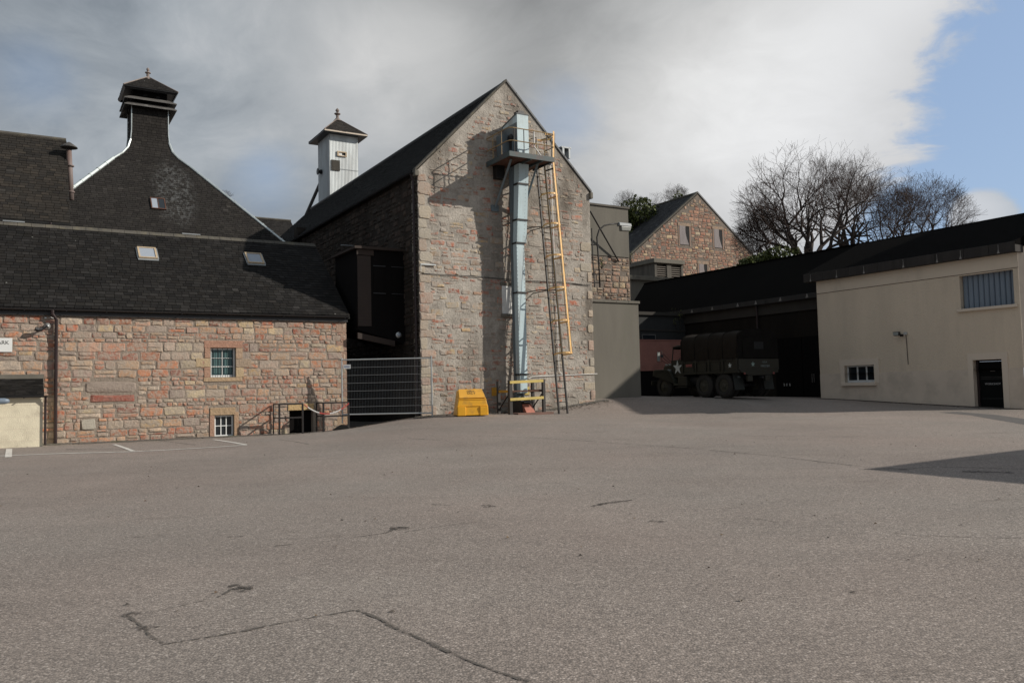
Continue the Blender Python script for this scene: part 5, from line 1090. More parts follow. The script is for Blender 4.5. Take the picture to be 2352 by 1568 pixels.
# ------------------------------------------------------------------ concrete blocks right of the gable
def conc():
    s0, _ = B.hit(1368, 800, -.6); s1, zt = B.hit(1468, 692, -.6); fr = Frame(B.P(0, 0, -.6), E1, -E2)
    t = thing('concrete_block', fr.P(10, 1), 'plain grey rendered box block against the right corner of the tall gable', 'outbuilding')
    m = MB(); m.fbox(fr, s0-.3, s1-.06, -.2, zt-.12, -9, 0); m.build('wall', M['concrete'], t); m = MB()
    for i in range(4): a = s0-.2+(s1-s0+.2)*i/4; b = s0-.2+(s1-s0+.2)*(i+.99)/4; m.fbox(fr, a, b, zt-.118, zt+.0, -9.02, .07)
    m.build('coping', M['concrete'], t, bevel=.01)
    fr = Frame(B.P(0, 0, -12), E1, -E2); a = SW+.0; b, zt = fr.hit(1442, 477); _, zm = fr.hit(1400, 588)
    t = thing('concrete_tower', fr.P(12, 1), 'tall flat topped grey concrete stair tower right of the tall gable', 'tower')
    m = MB(); m.fbox(fr, a, b, zm, zt-.1, -6, 0); m.build('wall', M['concrete'], t)
    m = MB(); m.fbox(fr, a, b+.03, 0, zm-.003, -6, -.05); lw = m.build('lower_wall', M['mortarF'], t); m = MB(); stones(m, Frame(fr.P(0, 0, -.05), E1, -E2), a+.2, b, 4, zm-.1, random.Random(6), hmin=.2, hmax=.42, ar=(1.1, 2.4), gap=.05, raise_=.04, keep=.9, pal=[(.45, .26, .18), (.5, .36, .25), (.42, .22, .15)]); m.build('stonework', M['stoneF'], t)
    m = MB(); m.fbox(fr, a, b+.08, zt-.1, zt+.02, -6.05, .08); m.build('coping', M['concdark'], t)
    p = thing('tie_bar', fr.P(a, zm), 'slanting black tie bar across the grey concrete tower', 'bar')
    q0, z0 = fr.hit(1350, 487, .45); q1, z1 = fr.hit(1422, 600, .1); m = MB(); m.tube([fr.P(q0, z0, .7), fr.P(q1, z1, .05)], .05, 6); m.build('bar', M['steel'], p)
    # stepped canopies further back
    fr = Frame(B.P(0, 0, -21), E1, -E2)
    a, zt = fr.hit(1427, 630); _, zb = fr.hit(1427, 640); b = fr.hit(1550, 645)[0]+3
    t = thing('plant_room', fr.P(a+2, 1), 'low flat roofed concrete plant room with a projecting slab roof, left of the louvred one', 'outbuilding')
    m = MB(); m.fbox(fr, a+.25, b, 1, zb, -5, -.25); m.build('wall', M['concrete'], t); m = MB(); m.fbox(fr, a, b+.1, zb, zt, -5.3, 0); m.build('roof_slab', M['concrete'], t, bevel=.02)
    fr = Frame(B.P(0, 0, -25), E1, -E2); a, zt = fr.hit(1502, 592); _, zb = fr.hit(1502, 602); b = fr.hit(1570, 600)[0]
    t = thing('louvred_house', fr.P(a+1, 1), 'small concrete housing with two black louvred openings in front of the far gable', 'outbuilding')
    x = [fr.hit(u, 620, -.2)[0] for u in (1504, 1509, 1532, 1542, 1565, 1569)]; m = MB(); m.fbox(fr, x[0], x[5], 1, zb, -4.2, -.6)
    for i in (0, 2, 4): m.fbox(fr, x[i], x[i+1], 1, zb-.003, -.59, -.2)
    m.build('wall', M['concdark'], t); m = MB(); m.fbox(fr, a-.0, b+.15, zb, zt, -4.4, 0); m.build('roof_slab', M['concrete'], t, bevel=.02)
    _, zlo = fr.hit(1520, 652, -.3)
    for i in (1, 3):
        m = MB(); k = 9
        for j in range(k): z = zlo+(zb-.15-zlo)*j/k; m.prism([fr.P(x[i]+.02, z, -.25), fr.P(x[i+1]-.02, z, -.25), fr.P(x[i+1]-.02, z+.10, -.42), fr.P(x[i]+.02, z+.10, -.42)], EZ*.03)
        l = m.build('louvre', M['slat'], t)
M['slat'] = plain('grey_slats', (.16, .14, .12), .7, var=.3)
conc()

def far_gable():
    rnd = random.Random(41); fr = Frame(B.P(0, 0, -30), E1, -E2); hl, zl = fr.hit(1452, 590); ap, za = fr.hit(1602, 444); hr, zr = fr.hit(1752, 602)
    t = thing('stone_store', fr.P(ap, 1), 'distant gabled stone store with two boarded windows behind the dark shed', 'building')
    # make the gable symmetrical about its apex
    hw = (hr-hl)/2; zE = (zl+zr)/2; c = ap; hl, hr = ap-hw, ap+hw
    m = MB(); wins = []
    for (u0, v0, u1, v1) in ((1560, 518, 1584, 564), (1639, 526, 1660, 571), (1605, 606, 1625, 640)): a, z1 = fr.hit(u0, v0); b, z0 = fr.hit(u1, v1); wins.append((a, b, z0, z1))
    m.prism([fr.P(hl, 0), fr.P(hr, 0), fr.P(hr, zE), fr.P(ap, za-.05), fr.P(hl, zE)], -fr.n*.5); m.build('gable_wall', M['mortarF'], t)
    res = [(a-.25, b+.25, c0-.25, d+.4) for a, b, c0, d in wins]
    m = MB(); stones(m, fr, hl, hr, 6, za-.2, rnd, holes=res, inside=lambda s, z: z < za-.2-(za-zE)*abs(s-ap)/hw, gap=.05, hmin=.2, hmax=.40, ar=(1.1, 2.4), raise_=.03, keep=.93, pal=[(.42, .20, .135), (.47, .25, .165), (.38, .175, .12), (.48, .33, .23), (.40, .27, .20)], alpha=.5); m.build('stonework', M['stoneF'], t)
    for a, b, z0, z1 in wins:
        m = MB(); m.fbox(fr, a-.22, b+.22, z1, z1+.28, .0, .05, (.42, .29, .20)); m.fbox(fr, a-.16, a, z0-.1, z1-.003, 0, .03, (.36, .22, .16)); m.fbox(fr, b, b+.16, z0-.1, z1-.003, 0, .03, (.34, .21, .16)); m.build('surround', M['stoneF'], t)
        m = MB(); m.fbox(fr, a, b, z0, z1, .002, .012); w = m.build('window', M['dark'], t)
        m = MB(); n = 6; pts = []
        for k in range(n+1): q = k/n; pts.append(fr.P(b-.10-(b-a)*.34*sin(q*pi*.62)*(1 if z0 > 11 else .3), z0+.04+(z1-z0-.04)*q, .018))
        m.prism([fr.P(a, z0+.04, .018)]+pts+[fr.P(a, z1, .018)], fr.n*.03); m.build('board', M['greyboard'], w)
    LEN = 24; m = MB(); m.prism([fr.P(hl-.1, zE-.1, .0), fr.P(ap, za, 0), fr.P(hr+.1, zE-.1, 0), fr.P(hr+.1, zE-.25, 0), fr.P(ap, za-.15, 0), fr.P(hl-.1, zE-.25, 0)], -fr.n*LEN); roof = m.build('roof', M['under'], t)
    O = fr.P(hl-.1, zE-.09, 0); Rg = fr.P(ap, za+.01, 0); m = MB(); slates(m, O, -fr.n, unit(Rg-O), np.linalg.norm(Rg-O), lambda q: (0, LEN), w=.4, e=.26, rnd=rnd, pal=[(.05, .05, .052), (.06, .06, .06), (.042, .042, .045)]); m.build('slates', M['slateB2'], roof)
    for a, b, cc in (((hl-.15, zE-.1), (ap, za+.08), 'ridge'), ((ap, za+.08), (hr+.15, zE-.1), 'lead2')):
        m = MB(); m.prism([fr.P(a[0], a[1]-.06, .06), fr.P(b[0], b[1]-.06, .06), fr.P(b[0], b[1]+.10, .06), fr.P(a[0], a[1]+.10, .06)], -fr.n*.35); m.build('coping', M[cc], t)
    m = MB(); m.tube([fr.P(ap, za+.05, 0), fr.P(ap, za+.05, -LEN)], .12, 6); m.build('ridge', M['ridge'], roof)
    # gull on the ridge
    s = None
    for k in np.linspace(0, LEN, 200):
        P = fr.P(ap, za+.17, -k); d = P-EYE; u = CX+FP*(d@R)/(d@F)
        if s is None or abs(u-1455) < s[0]: s = (abs(u-1455), P)
    P = s[1]; g = thing('gull', P, 'small white gull perched on the ridge of the distant store', 'bird'); m = MB()
    m.tube([P+EZ*.16-E1*.22, P+EZ*.17-E1*.1, P+EZ*.20, P+EZ*.24+E1*.12, P+EZ*.32+E1*.16, P+EZ*.37+E1*.2, P+EZ*.37+E1*.27], [.01, .05, .085, .07, .045, .05, .01], 8); m.build('body', M['bird'], g, smooth=True)
    for k in (-.03, .03): m = MB(); m.tube([P+fr.n*k, P+fr.n*k+EZ*.15], .008, 4); m.build('leg', M['yellow'], g)
M['greyboard'] = plain('weathered_board', (.23, .205, .205), .85, var=.35, bump=.2, streak=True, scale=4); M['slateB2'] = slate_mat('blue_grey_slate', 1.0, .1)
far_gable()

def lamp():
    fr = B; fl = Frame(B.P(0, 0, -.35), E1, -E2); s, z0 = fl.hit(1376, 668); s2, z1 = fl.hit(1372, 545)
    t = thing('street_lamp', fl.P(s, z0), 'swan neck lamp on a black pipe bracket at the right corner of the tall gable', 'lamp')
    pts = [(1378, 660), (1375, 600), (1372, 560), (1371, 545), (1376, 528), (1388, 518), (1402, 515), (1419, 513.5)]; P = [fl.P(*fl.hit(u, v)) for u, v in pts]
    m = MB(); m.tube(P, .035, 8); m.build('swan_neck', M['steel'], t, smooth=True)
    q = [fl.P(*fl.hit(u, v)) for u, v in ((1366, 660), (1362, 600), (1359, 524))]; m = MB(); m.tube(q, .03, 6); m.build('back_pipe', M['steel'], t)
    for v in (562, 630, 649): a = fl.P(*fl.hit(1350, v)); b = fl.P(*fl.hit(1375, v)); m = MB(); m.tube([a, b], .028, 5); m.build('arm', M['steel'], t)
    a, z = fl.hit(1420, 515); b, zz = fl.hit(1447, 509); L = b-a; m = MB()
    m.prism([fl.P(a, z-.08, .13), fl.P(a, z-.08, -.13), fl.P(a, z+.06, -.10), fl.P(a, z+.1, 0), fl.P(a, z+.06, .10)], fl.d*L); m.build('lamp_head', M['lampgrey'], t, bevel=.02)
    m = MB(); m.prism([fl.P(a+.1, z-.085, .11), fl.P(a+.14, z-.30, .08), fl.P(b-.05, z-.28, .08), fl.P(b, z-.085, .11)], -fl.n*.22); m.build('lamp_bowl', M['bowl'], t, bevel=.03)
M['lampgrey'] = plain('lamp_grey', (.30, .32, .33), .6)
M['bowl'] = plain('dusty_plastic', (.30, .31, .29), .4, var=.1)
lamp()

# ------------------------------------------------------------------ dark shed and cream workshop
def workshop():
    rnd = random.Random(51); fr = C; sR, sL = -1.42, 8.40; zt = 6.66; DR = 5.5
    t = thing('cream_workshop', fr.P(3, .5), 'cream painted workshop with a blue shuttered window and black door at the right', 'building')
    win = (-1.21, 1.02, 4.56, 5.98); _a, _z1 = fr.hit(1940, 840); _b, _z0 = fr.hit(2010, 877)
    sw = (_b, _a, _z0, _z1); door = (-.58, .62, -.2, 2.36)
    wz = 1.98; sm = 6.05
    m = MB(); wall_with_holes(m, fr, sR, sL, wz, sm, [win, (sw[0], sw[1], wz, sw[3]), (door[0], door[1], wz, door[3])], .35, .0); m.build('wall', M['roughcast'], t)
    m = MB(); wall_with_holes(m, fr, sR, sL+.012, -.4, wz, [(sw[0], sw[1], sw[2], wz), (door[0], door[1], -.4, wz)], .35, .025)
    m.face([fr.P(sR, wz, .025), fr.P(sR, wz, 0), fr.P(sL, wz, 0), fr.P(sL, wz, .025)]); m.build('plinth', M['creamsm'], t)
    m = MB(); m.fbox(fr, sR, sL, sm-.025, sm-.002, 0, .012); m.build('shadow_groove', M['crackline'], t)
    m = MB(); wall_with_holes(m, fr, sR, sL+.004, sm, zt, [], .3, .015); m.face([fr.P(sR, sm, .015), fr.P(sR, sm, 0), fr.P(sL, sm, 0), fr.P(sL, sm, .015)]); m.build('wall_head', M['creamsm2'], t)
    # left end wall and body
    m = MB(); m.face([fr.P(sL, -.4, .02), fr.P(sL, zt, .02), fr.P(sL, zt, -4), fr.P(sL, -.4, -4)][::-1]); m.face([fr.P(sR, -.4, .0), fr.P(sR, zt, 0), fr.P(sR, 9.6, -DR), fr.P(sR, zt, -16), fr.P(sR, -.4, -16)]); m.build('end_wall', M['creamsm'], t)
    def band(x0, x1, z0, z1, o=.045): m.fbox(fr, x0, x1, z0, z1, .0, o)
    m = MB(); w = .26
    band(sw[0]-w, sw[1]+w, sw[3], sw[3]+.30); band(sw[0]-w, sw[0], sw[2]-.05, sw[3]); band(sw[1], sw[1]+w*.9, sw[2]-.05, sw[3]); m.build('window_surround', M['creamtrim'], t)
    m = MB(); m.fbox(fr, sw[0]-.1, sw[1]+.16, sw[2]-.16, sw[2], -.2, .16); m.build('sill', M['creamtrim'], t, bevel=.015)
    m = MB(); g = gz(*fr.P(0, 0)[:2])
    band(door[0]-.24, door[1]+.22, door[3], door[3]+.28); band(door[0]-.24, door[0], -.3, door[3]); band(door[1], door[1]+.22, -.3, door[3]); m.build('door_surround', M['creamtrim'], t)
    m = MB(); m.fbox(fr, win[0]-.12, win[1]+.12, win[2]-.12, win[2], -.2, .12); m.build('sill', M['creamtrim'], t, bevel=.012)
    # small window
    wd = sash(t, fr, sw[0], sw[1], sw[2], sw[3], -.18, 3, 1, frame_w=.07, bar=.035)
    # blue corrugated shutter
    m = MB(); n = 10; x0, x1 = win[0], win[1]
    for i in range(n):
        a = x0+(x1-x0)*i/n; b = x0+(x1-x0)*(i+1)/n; m.prism([fr.P(a, win[2], -.24), fr.P(a+.03, win[2], -.20), fr.P(b-.05, win[2], -.20), fr.P(b-.01, win[2], -.25), fr.P(b-.01, win[2], -.28), fr.P(a, win[2], -.28)], EZ*(win[3]-win[2]))
    m.build('shutter', M['bluemetal'], t)
    # door
    m = MB(); m.fbox(fr, door[0]+.06, door[1]-.1, g-.05, door[3]-.08, -.33, -.27); d = m.build('door', M['blackdoor'], t)
    for z in (.72, 1.55, 1.62): m = MB(); m.fbox(fr, door[0]+.10, door[1]-.14, z, z+.02, -.27, -.262); m.build('door_rail', M['black'], d)
    m = MB(); m.fbox(fr, door[0]+.45, door[0]+.65, 1.86, 1.89, -.27, -.25); m.build('letter_plate', M['steelgrey2'], d)
    text('WORKSHOP', .115, fr.P((door[0]+door[1])/2-.02, 1.34, -.266), -E2, EZ, 'lettering', M['starg2'], d, .001)
    m = MB(); m.fbox(fr, door[0], door[0]+.055, -.2, door[3]-.0, -.33, -.2); m.fbox(fr, door[1]-.09, door[1], -.2, door[3], -.33, -.2); m.fbox(fr, door[0]+.055, door[1]-.09, door[3]-.07, door[3], -.33, -.2); m.build('door_frame', M['pipe'], t)
    # joint lines, rusty streaks
    m = MB(); a, _ = fr.hit(2016, 700); m.fbox(fr, sL-1.25, sL-1.243, .9, sm, .0, .004); m.build('movement_joint', M['creamsm2'], t)
    # fascia
    m = MB(); n = 7; x = sL+.55
    while x > sR-.1:
        w = rnd.uniform(1.05, 1.6); x1 = max(x-w, sR-.1); dz = rnd.uniform(-.01, .01); m.fbox(fr, x1+.012, x, zt+.0+dz, zt+.42+dz, -.3, .30+rnd.uniform(-.006, .006)); x = x1
    m.build('fascia', M['fascia'], t, bevel=.01)
    m = MB(); rn = random.Random(2)
    for s in np.linspace(sR+.3, sL, 7): s += rn.uniform(-.3, .3); m.prism([fr.P(s-.05, zt+.01, .309), fr.P(s+.06, zt+.01, .309), fr.P(s+.01, zt+.16, .309), fr.P(s+.008, zt+.38, .309), fr.P(s-.008, zt+.38, .309), fr.P(s-.012, zt+.15, .309)], fr.n*.002)
    m.build('lime_streak', M['limestreak'], t)
    zr = 9.18; m = MB(); e0, e1 = fr.P(sR-.1, zt+.42, .28), fr.P(sL+.55, zt+.42, .28); r0, r1 = fr.P(sR-.1, zr-.15, -DR+1.1), fr.P(sL+.55, zr-.15, -DR+1.1)
    m.prism([e0, r0, fr.P(sR-.1, zt+.3, -16), fr.P(sR-.1, zt+.1, -16), e0-EZ*.12], E2*(sL+.55-sR+.1)); m.build('roof', M['felt3'], t)
    m = MB(); m.prism([fr.P(sR-.1, zr-.19, -DR+1.25), fr.P(sR-.1, zr+.0, -DR+.2), fr.P(sR-.1, zr+.02, -DR), fr.P(sR-.1, zr-.15, -DR-1)], E2*(sL+.55-sR+.1)); m.build('roof_crown', M['felt2'], t)
    # floodlight and cable
    a, z = fr.hit(2063, 767, .15); f = thing('floodlight', fr.P(a, z), 'small black floodlight on the cream wall, left of the grey junction box', 'floodlight')
    m = MB(); m.prism([fr.P(a-.15, z-.08, .28), fr.P(a+.15, z-.08, .28), fr.P(a+.15, z+.10, .34), fr.P(a-.15, z+.10, .34)], -fr.n*.13); m.build('housing', M['black'], f, bevel=.01)
    m = MB(); m.fbox(fr, a-.13, a+.13, z-.06, z+.08, .335, .342); m.build('glass', M['mirror'], f); m = MB(); m.fbox(fr, a-.17, a-.13, z-.12, z-.02, .02, .25); m.build('bracket', M['steel'], f)
    a, z = fr.hit(2079, 766, .06); f = thing('junction_box', fr.P(a, z), 'small grey junction box with a brown cable below it on the cream wall', 'box')
    m = MB(); m.fbox(fr, a-.08, a+.08, z-.06, z+.07, .01, .08); m.build('box', M['galv2'], f, bevel=.01); p, zz = fr.hit(2087, 837, .04); m = MB(); m.tube([fr.P(a-.02, z-.06, .04), fr.P(a-.03, z-.5, .03), fr.P(a-.05, zz, .03)], .014, 5); m.build('cable', M['pipe'], f)
    # dark shed beyond
    d = 2.6; ge, zg = 11.5, 6.4; s_end = 26.6; s_r = 26.9; S0 = sL-.3
    t = thing('dark_shed', fr.P(17, .8, -d), 'long dark shed with a black felt roof and sooty wall beyond the cream workshop', 'building')
    m = MB(); m.face([fr.P(S0, -.3, -d), fr.P(s_end, -.3, -d), fr.P(s_end, zg-.05, -d), fr.P(S0, zg-.05, -d)]); m.face([fr.P(s_end, -.3, -d), fr.P(s_end, -.3, -16), fr.P(s_end, zg, -16), fr.P(s_end, zg, -d)][::-1]); m.build('wall', M['shedwall'], t)
    m = MB(); m.fbox(fr, S0, s_end, zg-.85, zg-.26, -d+.003, -d+.10); m.build('concrete_band', M['concdark2'], t)
    m = MB(); x = S0
    while x < s_end: w = rnd.uniform(1.2, 2.2); m.fbox(fr, x, min(x+w-.02, s_end), zg-.25, zg+.03, -d+.004, -d+.36); x += w
    m.build('fascia', M['fascia2'], t, bevel=.01)
    m = MB()
    for s in np.linspace(S0+.8, s_end-3, 9): s += rn.uniform(-.5, .5); m.prism([fr.P(s-.09, zg-.20, -d+.364), fr.P(s+.10, zg-.20, -d+.364), fr.P(s+.015, zg+.0, -d+.364), fr.P(s-.01, zg+.02, -d+.364)], fr.n*.002)
    m.build('lime_streak', M['limestreak'], t)
    m = MB(); s1x = sL+.56; m.face([fr.P(s1x, zg+.035, -d+.34), fr.P(s_end+.2, zg+.035, -d+.34), fr.P(s_r, zr-.12, -DR+1.1), fr.P(s1x, zr-.12, -DR+1.1)])
    m.face([fr.P(s1x, zr-.02, -DR), fr.P(s_r, zr-.02, -DR), fr.P(s_end+.2, zg, -14.5), fr.P(s1x, zg, -14.5)]); m.face([fr.P(s_end+.2, zg+.035, -d+.34), fr.P(s_end+.2, zg, -14.5), fr.P(s_r, zr-.05, -DR)]); m.build('roof', M['felt'], t)
    m = MB(); m.prism([fr.P(s1x, zr-.16, -DR+1.25), fr.P(s1x, zr+.0, -DR+.2), fr.P(s1x, zr+.02, -DR), fr.P(s1x, zr-.15, -DR-.9)], E2*(s_r-s1x)); m.build('roof_crown', M['felt2'], t)
    a, _ = fr.hit(1743, 720, -d); m = MB(); m.tube([fr.P(a, zg-.25, -d+.2), fr.P(a, zg-.7, -d+.17), fr.P(a, .9, -d+.12)], .06, 8); m.build('downpipe', M['pipe'], t)
    # big dark doors
    for x in (9.7, 11.6): m = MB(); m.fbox(fr, x, x+1.86, .6, 4.1, -d+.01, -d+.08); dd = m.build('door', M['blackboards'], t)
    for u, v0, v1 in ((1865, 858, 878), (1869.5, 858, 878)): a, z1 = fr.hit(u, v0, -d+.12); _, z0 = fr.hit(u, v1, -d+.12); m = MB(); m.tube([fr.P(a, z0, -d+.12), fr.P(a, z1, -d+.12)], .022, 5); m.build('door_handle', M['steelgrey2'], t)
    for u in (1804, 1810, 1817): a, z1 = fr.hit(u, 880, -d+.2); _, z0 = fr.hit(u, 886, -d+.2); m = MB(); m.tube([fr.P(a, z0, -d+.3), fr.P(a, z1, -d+.3)], .03, 5); m.build('bolt', M['galv'], t)
    # cable along the roof
    # end building and red wall beyond the truck
    fe = Frame(at(1516, 850, 51), E1, -E2); sA = fe.hit(1440, 800)[0]; sB = fe.hit(1600, 800)[0]; _, zp = fe.hit(1516, 782); _, zq = fe.hit(1516, 851)
    t = thing('red_wall', fe.P(sA, .9), 'faded red painted wall beyond the bonnet of the army truck', 'wall')
    m = MB(); m.fbox(fe, sA-3, sB, zq, zp, -.3, 0); m.build('panel', M['red'], t); m = MB(); m.fbox(fe, sA-3, sB, 0, zq-.003, -.3, -.05); m.build('plinth', M['blackmatt'], t); m = MB(); m.fbox(fe, sA-3, sB, zp, zp+.06, -.35, .03); m.build('coping', M['red'], t)
    fe2 = Frame(fe.P(0, 0, -1.2), E1, -E2); _, ztp = fe2.hit(1500, 724); a, w1 = fe2.hit(1474, 767); b, w0 = fe2.hit(1506, 783)
    t = thing('shed_end', fe2.P(sA, .9), 'dark grey end block with a small black window above the red wall', 'building')
    m = MB(); m.fbox(fe2, sA-3.5, sB+.5, 0, ztp, -5, 0); m.build('wall', M['endwall'], t); m = MB(); m.fbox(fe2, sA-3.5, sB+.5, ztp-1.0, ztp-.9, .003, .05); m.fbox(fe2, sA-3.5, sB+.5, ztp, ztp+.2, -5, .15); m.build('string_course', M['concdark2'], t)
    m = MB(); m.fbox(fe2, a, b, w0-.6, w1, .0, .03); w = m.build('window', M['steelgrey2'], t); m = MB(); m.fbox(fe2, a+.07, b-.07, w0-.5, w1-.07, .031, .035); m.build('pane', M['glass'], w)
M['felt3'] = plain('tarred_roof', (.0045, .0042, .004), .97, var=.3, bump=.2, spec=.02)
M['creamsm2'] = plain('cream_wall_head', (.64, .55, .44), .85, var=.08, scale=.7, bump=.2, stain=(.44, .38, .30), stain_amt=.4); M['blackdoor'] = plain('black_door', (.005, .006, .006), .7, spec=.1, var=.3)
M['crackline'] = plain('dirty_joint', (.12, .09, .07), .95, var=.5)
M['starg2'] = plain('grey_lettering', (.42, .42, .42), .6); M['limestreak'] = plain('lime_streak', (.22, .21, .20), .9, var=.5, scale=9); M['galv2'] = plain('grey_box', (.40, .41, .40), .6); M['steelgrey2'] = plain('dull_metal', (.12, .115, .11), .5)
M['concdark2'] = plain('sooty_concrete', (.038, .034, .029), .92, var=.5, scale=1.2, bump=.4, streak=True, stain=(.035, .03, .027), stain_amt=.6); M['fascia2'] = plain('sooty_fascia', (.032, .030, .028), .9, var=.6, scale=2, bump=.4, streak=True)
M['blackboards'] = plain('black_boarded_door', (.004, .0035, .0035), .8, spec=.1, var=.5, bump=.2, streak=True, scale=6); M['endwall'] = plain('dark_grey_render', (.028, .029, .029), .92, var=.4, scale=1, bump=.3, streak=True)
workshop()

# ------------------------------------------------------------------ army truck
def truck():
    P = at(1699, 919, 37); P = np.array([P[0], P[1], 0]); P[2] = gz(P[0]-1.5, P[1]+2)-.01
    X, Yl = E2, -E1; rnd = random.Random(77)
    t = thing('army_truck', P, 'olive drab six wheeled army truck with a canvas tilt and white star on its door', 'truck')
    S = 1.03; SX = .90*S
    def p(x, y, z): return P+X*x*SX+Yl*(y)*S+EZ*z*S       # y: 0 at the near side, negative to the far side
    W = 2.50
    def bx(name, x0, x1, y0, y1, z0, z1, mat='olive', bev=.01, par=t):
        m = MB(); m.box(p(x0, y0, z0), X*(x1-x0)*SX, Yl*(y1-y0)*S, EZ*(z1-z0)*S); return m.build(name, M[mat], par, bevel=bev)
    def wheel(x, y, dual=1, steer=False):
        w = .24; R0_ = .53; o = p(x, y, R0_); n = 28
        m = MB(); prof = [(.29, .0), (.40, -.01), (.49, .02), (.53, .05), (.53, w-.05), (.49, w-.02), (.40, w+.01), (.29, w)]
        m.lathe(o-Yl*w*S, [(r*S, h*S) for r, h in prof], 36, axis=tuple(Yl), cap=False)
        for k in range(36):
            a = 2*pi*k/36; c = o-Yl*w*.5*S+(X*cos(a)+EZ*sin(a))*.535*S; tt = (-X*sin(a)+EZ*cos(a))
            m.box(c-tt*.022-Yl*.10*S-(X*cos(a)+EZ*sin(a))*.02, tt*.044, Yl*.09*S+tt*.02, (X*cos(a)+EZ*sin(a))*.03); m.box(c-tt*.022+Yl*.01*S-(X*cos(a)+EZ*sin(a))*.02, tt*.044, Yl*.09*S-tt*.02, (X*cos(a)+EZ*sin(a))*.03)
        tyre = m.build('tyre', M['tyre'], None, org=P); tyre.location = (0, 0, 0); return tyre, o
    def mkwheel(x, y, deep=True):
        w = .24; e = None; tyre, o = wheel(x, y); tyre.name = 'wheel'; tyre.parent = t; LOC[tyre.name] = LOC[t.name]
        m = MB(); pr = [(.30, -.02), (.29, -.06), (.22, -.10), (.12, -.08), (.11, .0), (.06, .02)] if deep else [(.30, -.02), (.28, -.05), (.20, .0), (.12, .03), (.10, .08), (.05, .09)]
        m.lathe(o-Yl*.02, [(r*S, h*S) for r, h in pr], 20, axis=tuple(Yl))
        for k in range(6): a = 2*pi*k/6; c = o+(X*cos(a)+EZ*sin(a))*.17*S; m.lathe(c-Yl*.06, [(.02, 0), (.02, .05)], 6, axis=tuple(Yl))
        m.build('rim', M['oliverim'], tyre)
    for x in (1.06, 2.42): mkwheel(x, -.02); mkwheel(x, -.02-.27); mkwheel(x, -W+.27+.27); mkwheel(x, -W+.27)
    mkwheel(5.55, -.12, False); mkwheel(5.55, -W+.36, False)
    m = MB()
    for x in (1.06, 2.42, 5.55): m.tube([p(x, -.3, .53), p(x, -W+.3, .53)], .07, 8)
    m.build('axle', M['black'], t)
    for y in (-.75, -W+.65): bx('chassis_rail', .05, 6.4, y, y+.10, .80, 1.0, 'black')
    bx('bed_floor', .0, 3.95, -W, 0, 1.06, 1.16)
    bx('side_board', .0, 3.95, -.05, 0, 1.16, 1.66); bx('side_board', .0, 3.95, -W, -W+.05, 1.16, 1.66); bx('tailgate', -.05, 0, -W, 0, 1.20, 1.66); bx('headboard', 3.9, 3.95, -W+.05, -.05, 1.16, 1.66)
    bx('side_rail', .0, 3.95, 0, .035, 1.06, 1.16); bx('side_rail', .0, 3.95, .0, .03, 1.60, 1.66)
    for x in (.03, .95, 1.9, 2.85, 3.82): bx('stake_pocket', x, x+.09, 0, .05, 1.10, 1.70)
    for x in (1.2, 2.15, 3.05): bx('stake_pocket', x, x+.05, 0, .04, 1.14, 1.62)
    # canvas tilt
    m = MB(); nx, prof = 56, []
    ys = [0.015, .02, .02, .0, -.10, -.32, -.7, -W/2, -W+.7, -W+.32, -W+.10, -W, -W-.02, -W-.02, -W-.015]; zs_ = [1.66, 1.95, 2.3, 2.60, 2.80, 2.90, 2.96, 2.98, 2.96, 2.90, 2.80, 2.60, 2.3, 1.95, 1.66]
    V = []
    for i in range(nx+1):
        x = 3.98*i/nx; ph = (x/ .98) % 1; sag = .045*sin(pi*ph)
        for y, z in zip(ys, zs_):
            cy = (y+W/2); k = 1-(sag*.8 if z > 2.5 else sag*.5)*(1/1.2); V.append(p(x, -W/2+cy*k+rnd.uniform(-.006, .006), z-(sag if z > 2.7 else 0))+Yl*((.035*sin(6.4*(x+.45*z))+.015*sin(17*(x+.3*z)))*(1 if y > -.2 else (-1 if y < -W+.2 else 0))*(1 if 1.7 < z < 2.7 else .0)))
    np_ = len(ys)
    m.add(V, [(i*np_+j, i*np_+j+1, (i+1)*np_+j+1, (i+1)*np_+j) for i in range(nx) for j in range(np_-1)]); cv = m.build('canvas_cover', M['canvas'], t, smooth=True)
    for x in (0.0, 3.97): m = MB(); ring = [p(x, y*1.0, z) for y, z in zip(ys, zs_)]; m.face(ring if x else ring[::-1]); m.build('end_curtain', M['canvasd'], t)
    m = MB(); fl = [(-.28, 1.70), (-.27, 2.45), (-.45, 2.62), (-W+.45, 2.62), (-W+.27, 2.45), (-W+.28, 1.70)]; m.prism([p(-.01, y, z) for y, z in fl], -X*.03); m.build('rear_flap', M['canvasd'], t, bevel=.01)
    m = MB(); m.prism([p(-.045, -W/2+.28, 2.42), p(-.045, -W/2-.30, 2.42), p(-.045, -W/2-.30, 2.10), p(-.045, -W/2+.28, 2.10)], -X*.006); m.build('flap_window', M['dark'], t)
    m = MB()
    for x in (.05, .98, 1.96, 2.94, 3.9):
        pts = [p(x, y*1.0+(.012 if y > -1 else -.012), z+.012) for y, z in zip(ys, zs_)]; m.tube(pts, .014, 5)
    m.build('tilt_bow', M['canvasd'], t)
    for k in range(8):
        x = .3+k*.47; m = MB(); m.tube([p(x, .03, 1.75), p(x+.06, .035, 1.58)], .008, 4); m.build('rope', M['canvas'], t)
    # rear details
    m = MB(); q = [(-.02, 1.19), (-.35, 1.19), (-.62, 1.0), (-W+.62, 1.0), (-W+.35, 1.19), (-W+.02, 1.19)]; q = [(-.02, 1.2), (-.10, 1.10), (-.6, .94), (-W+.6, .94), (-W+.10, 1.10), (-W+.02, 1.2)]
    m.prism([p(-.05, y, z) for y, z in q], X*.12); m.build('rear_panel', M['olive'], t, bevel=.01)
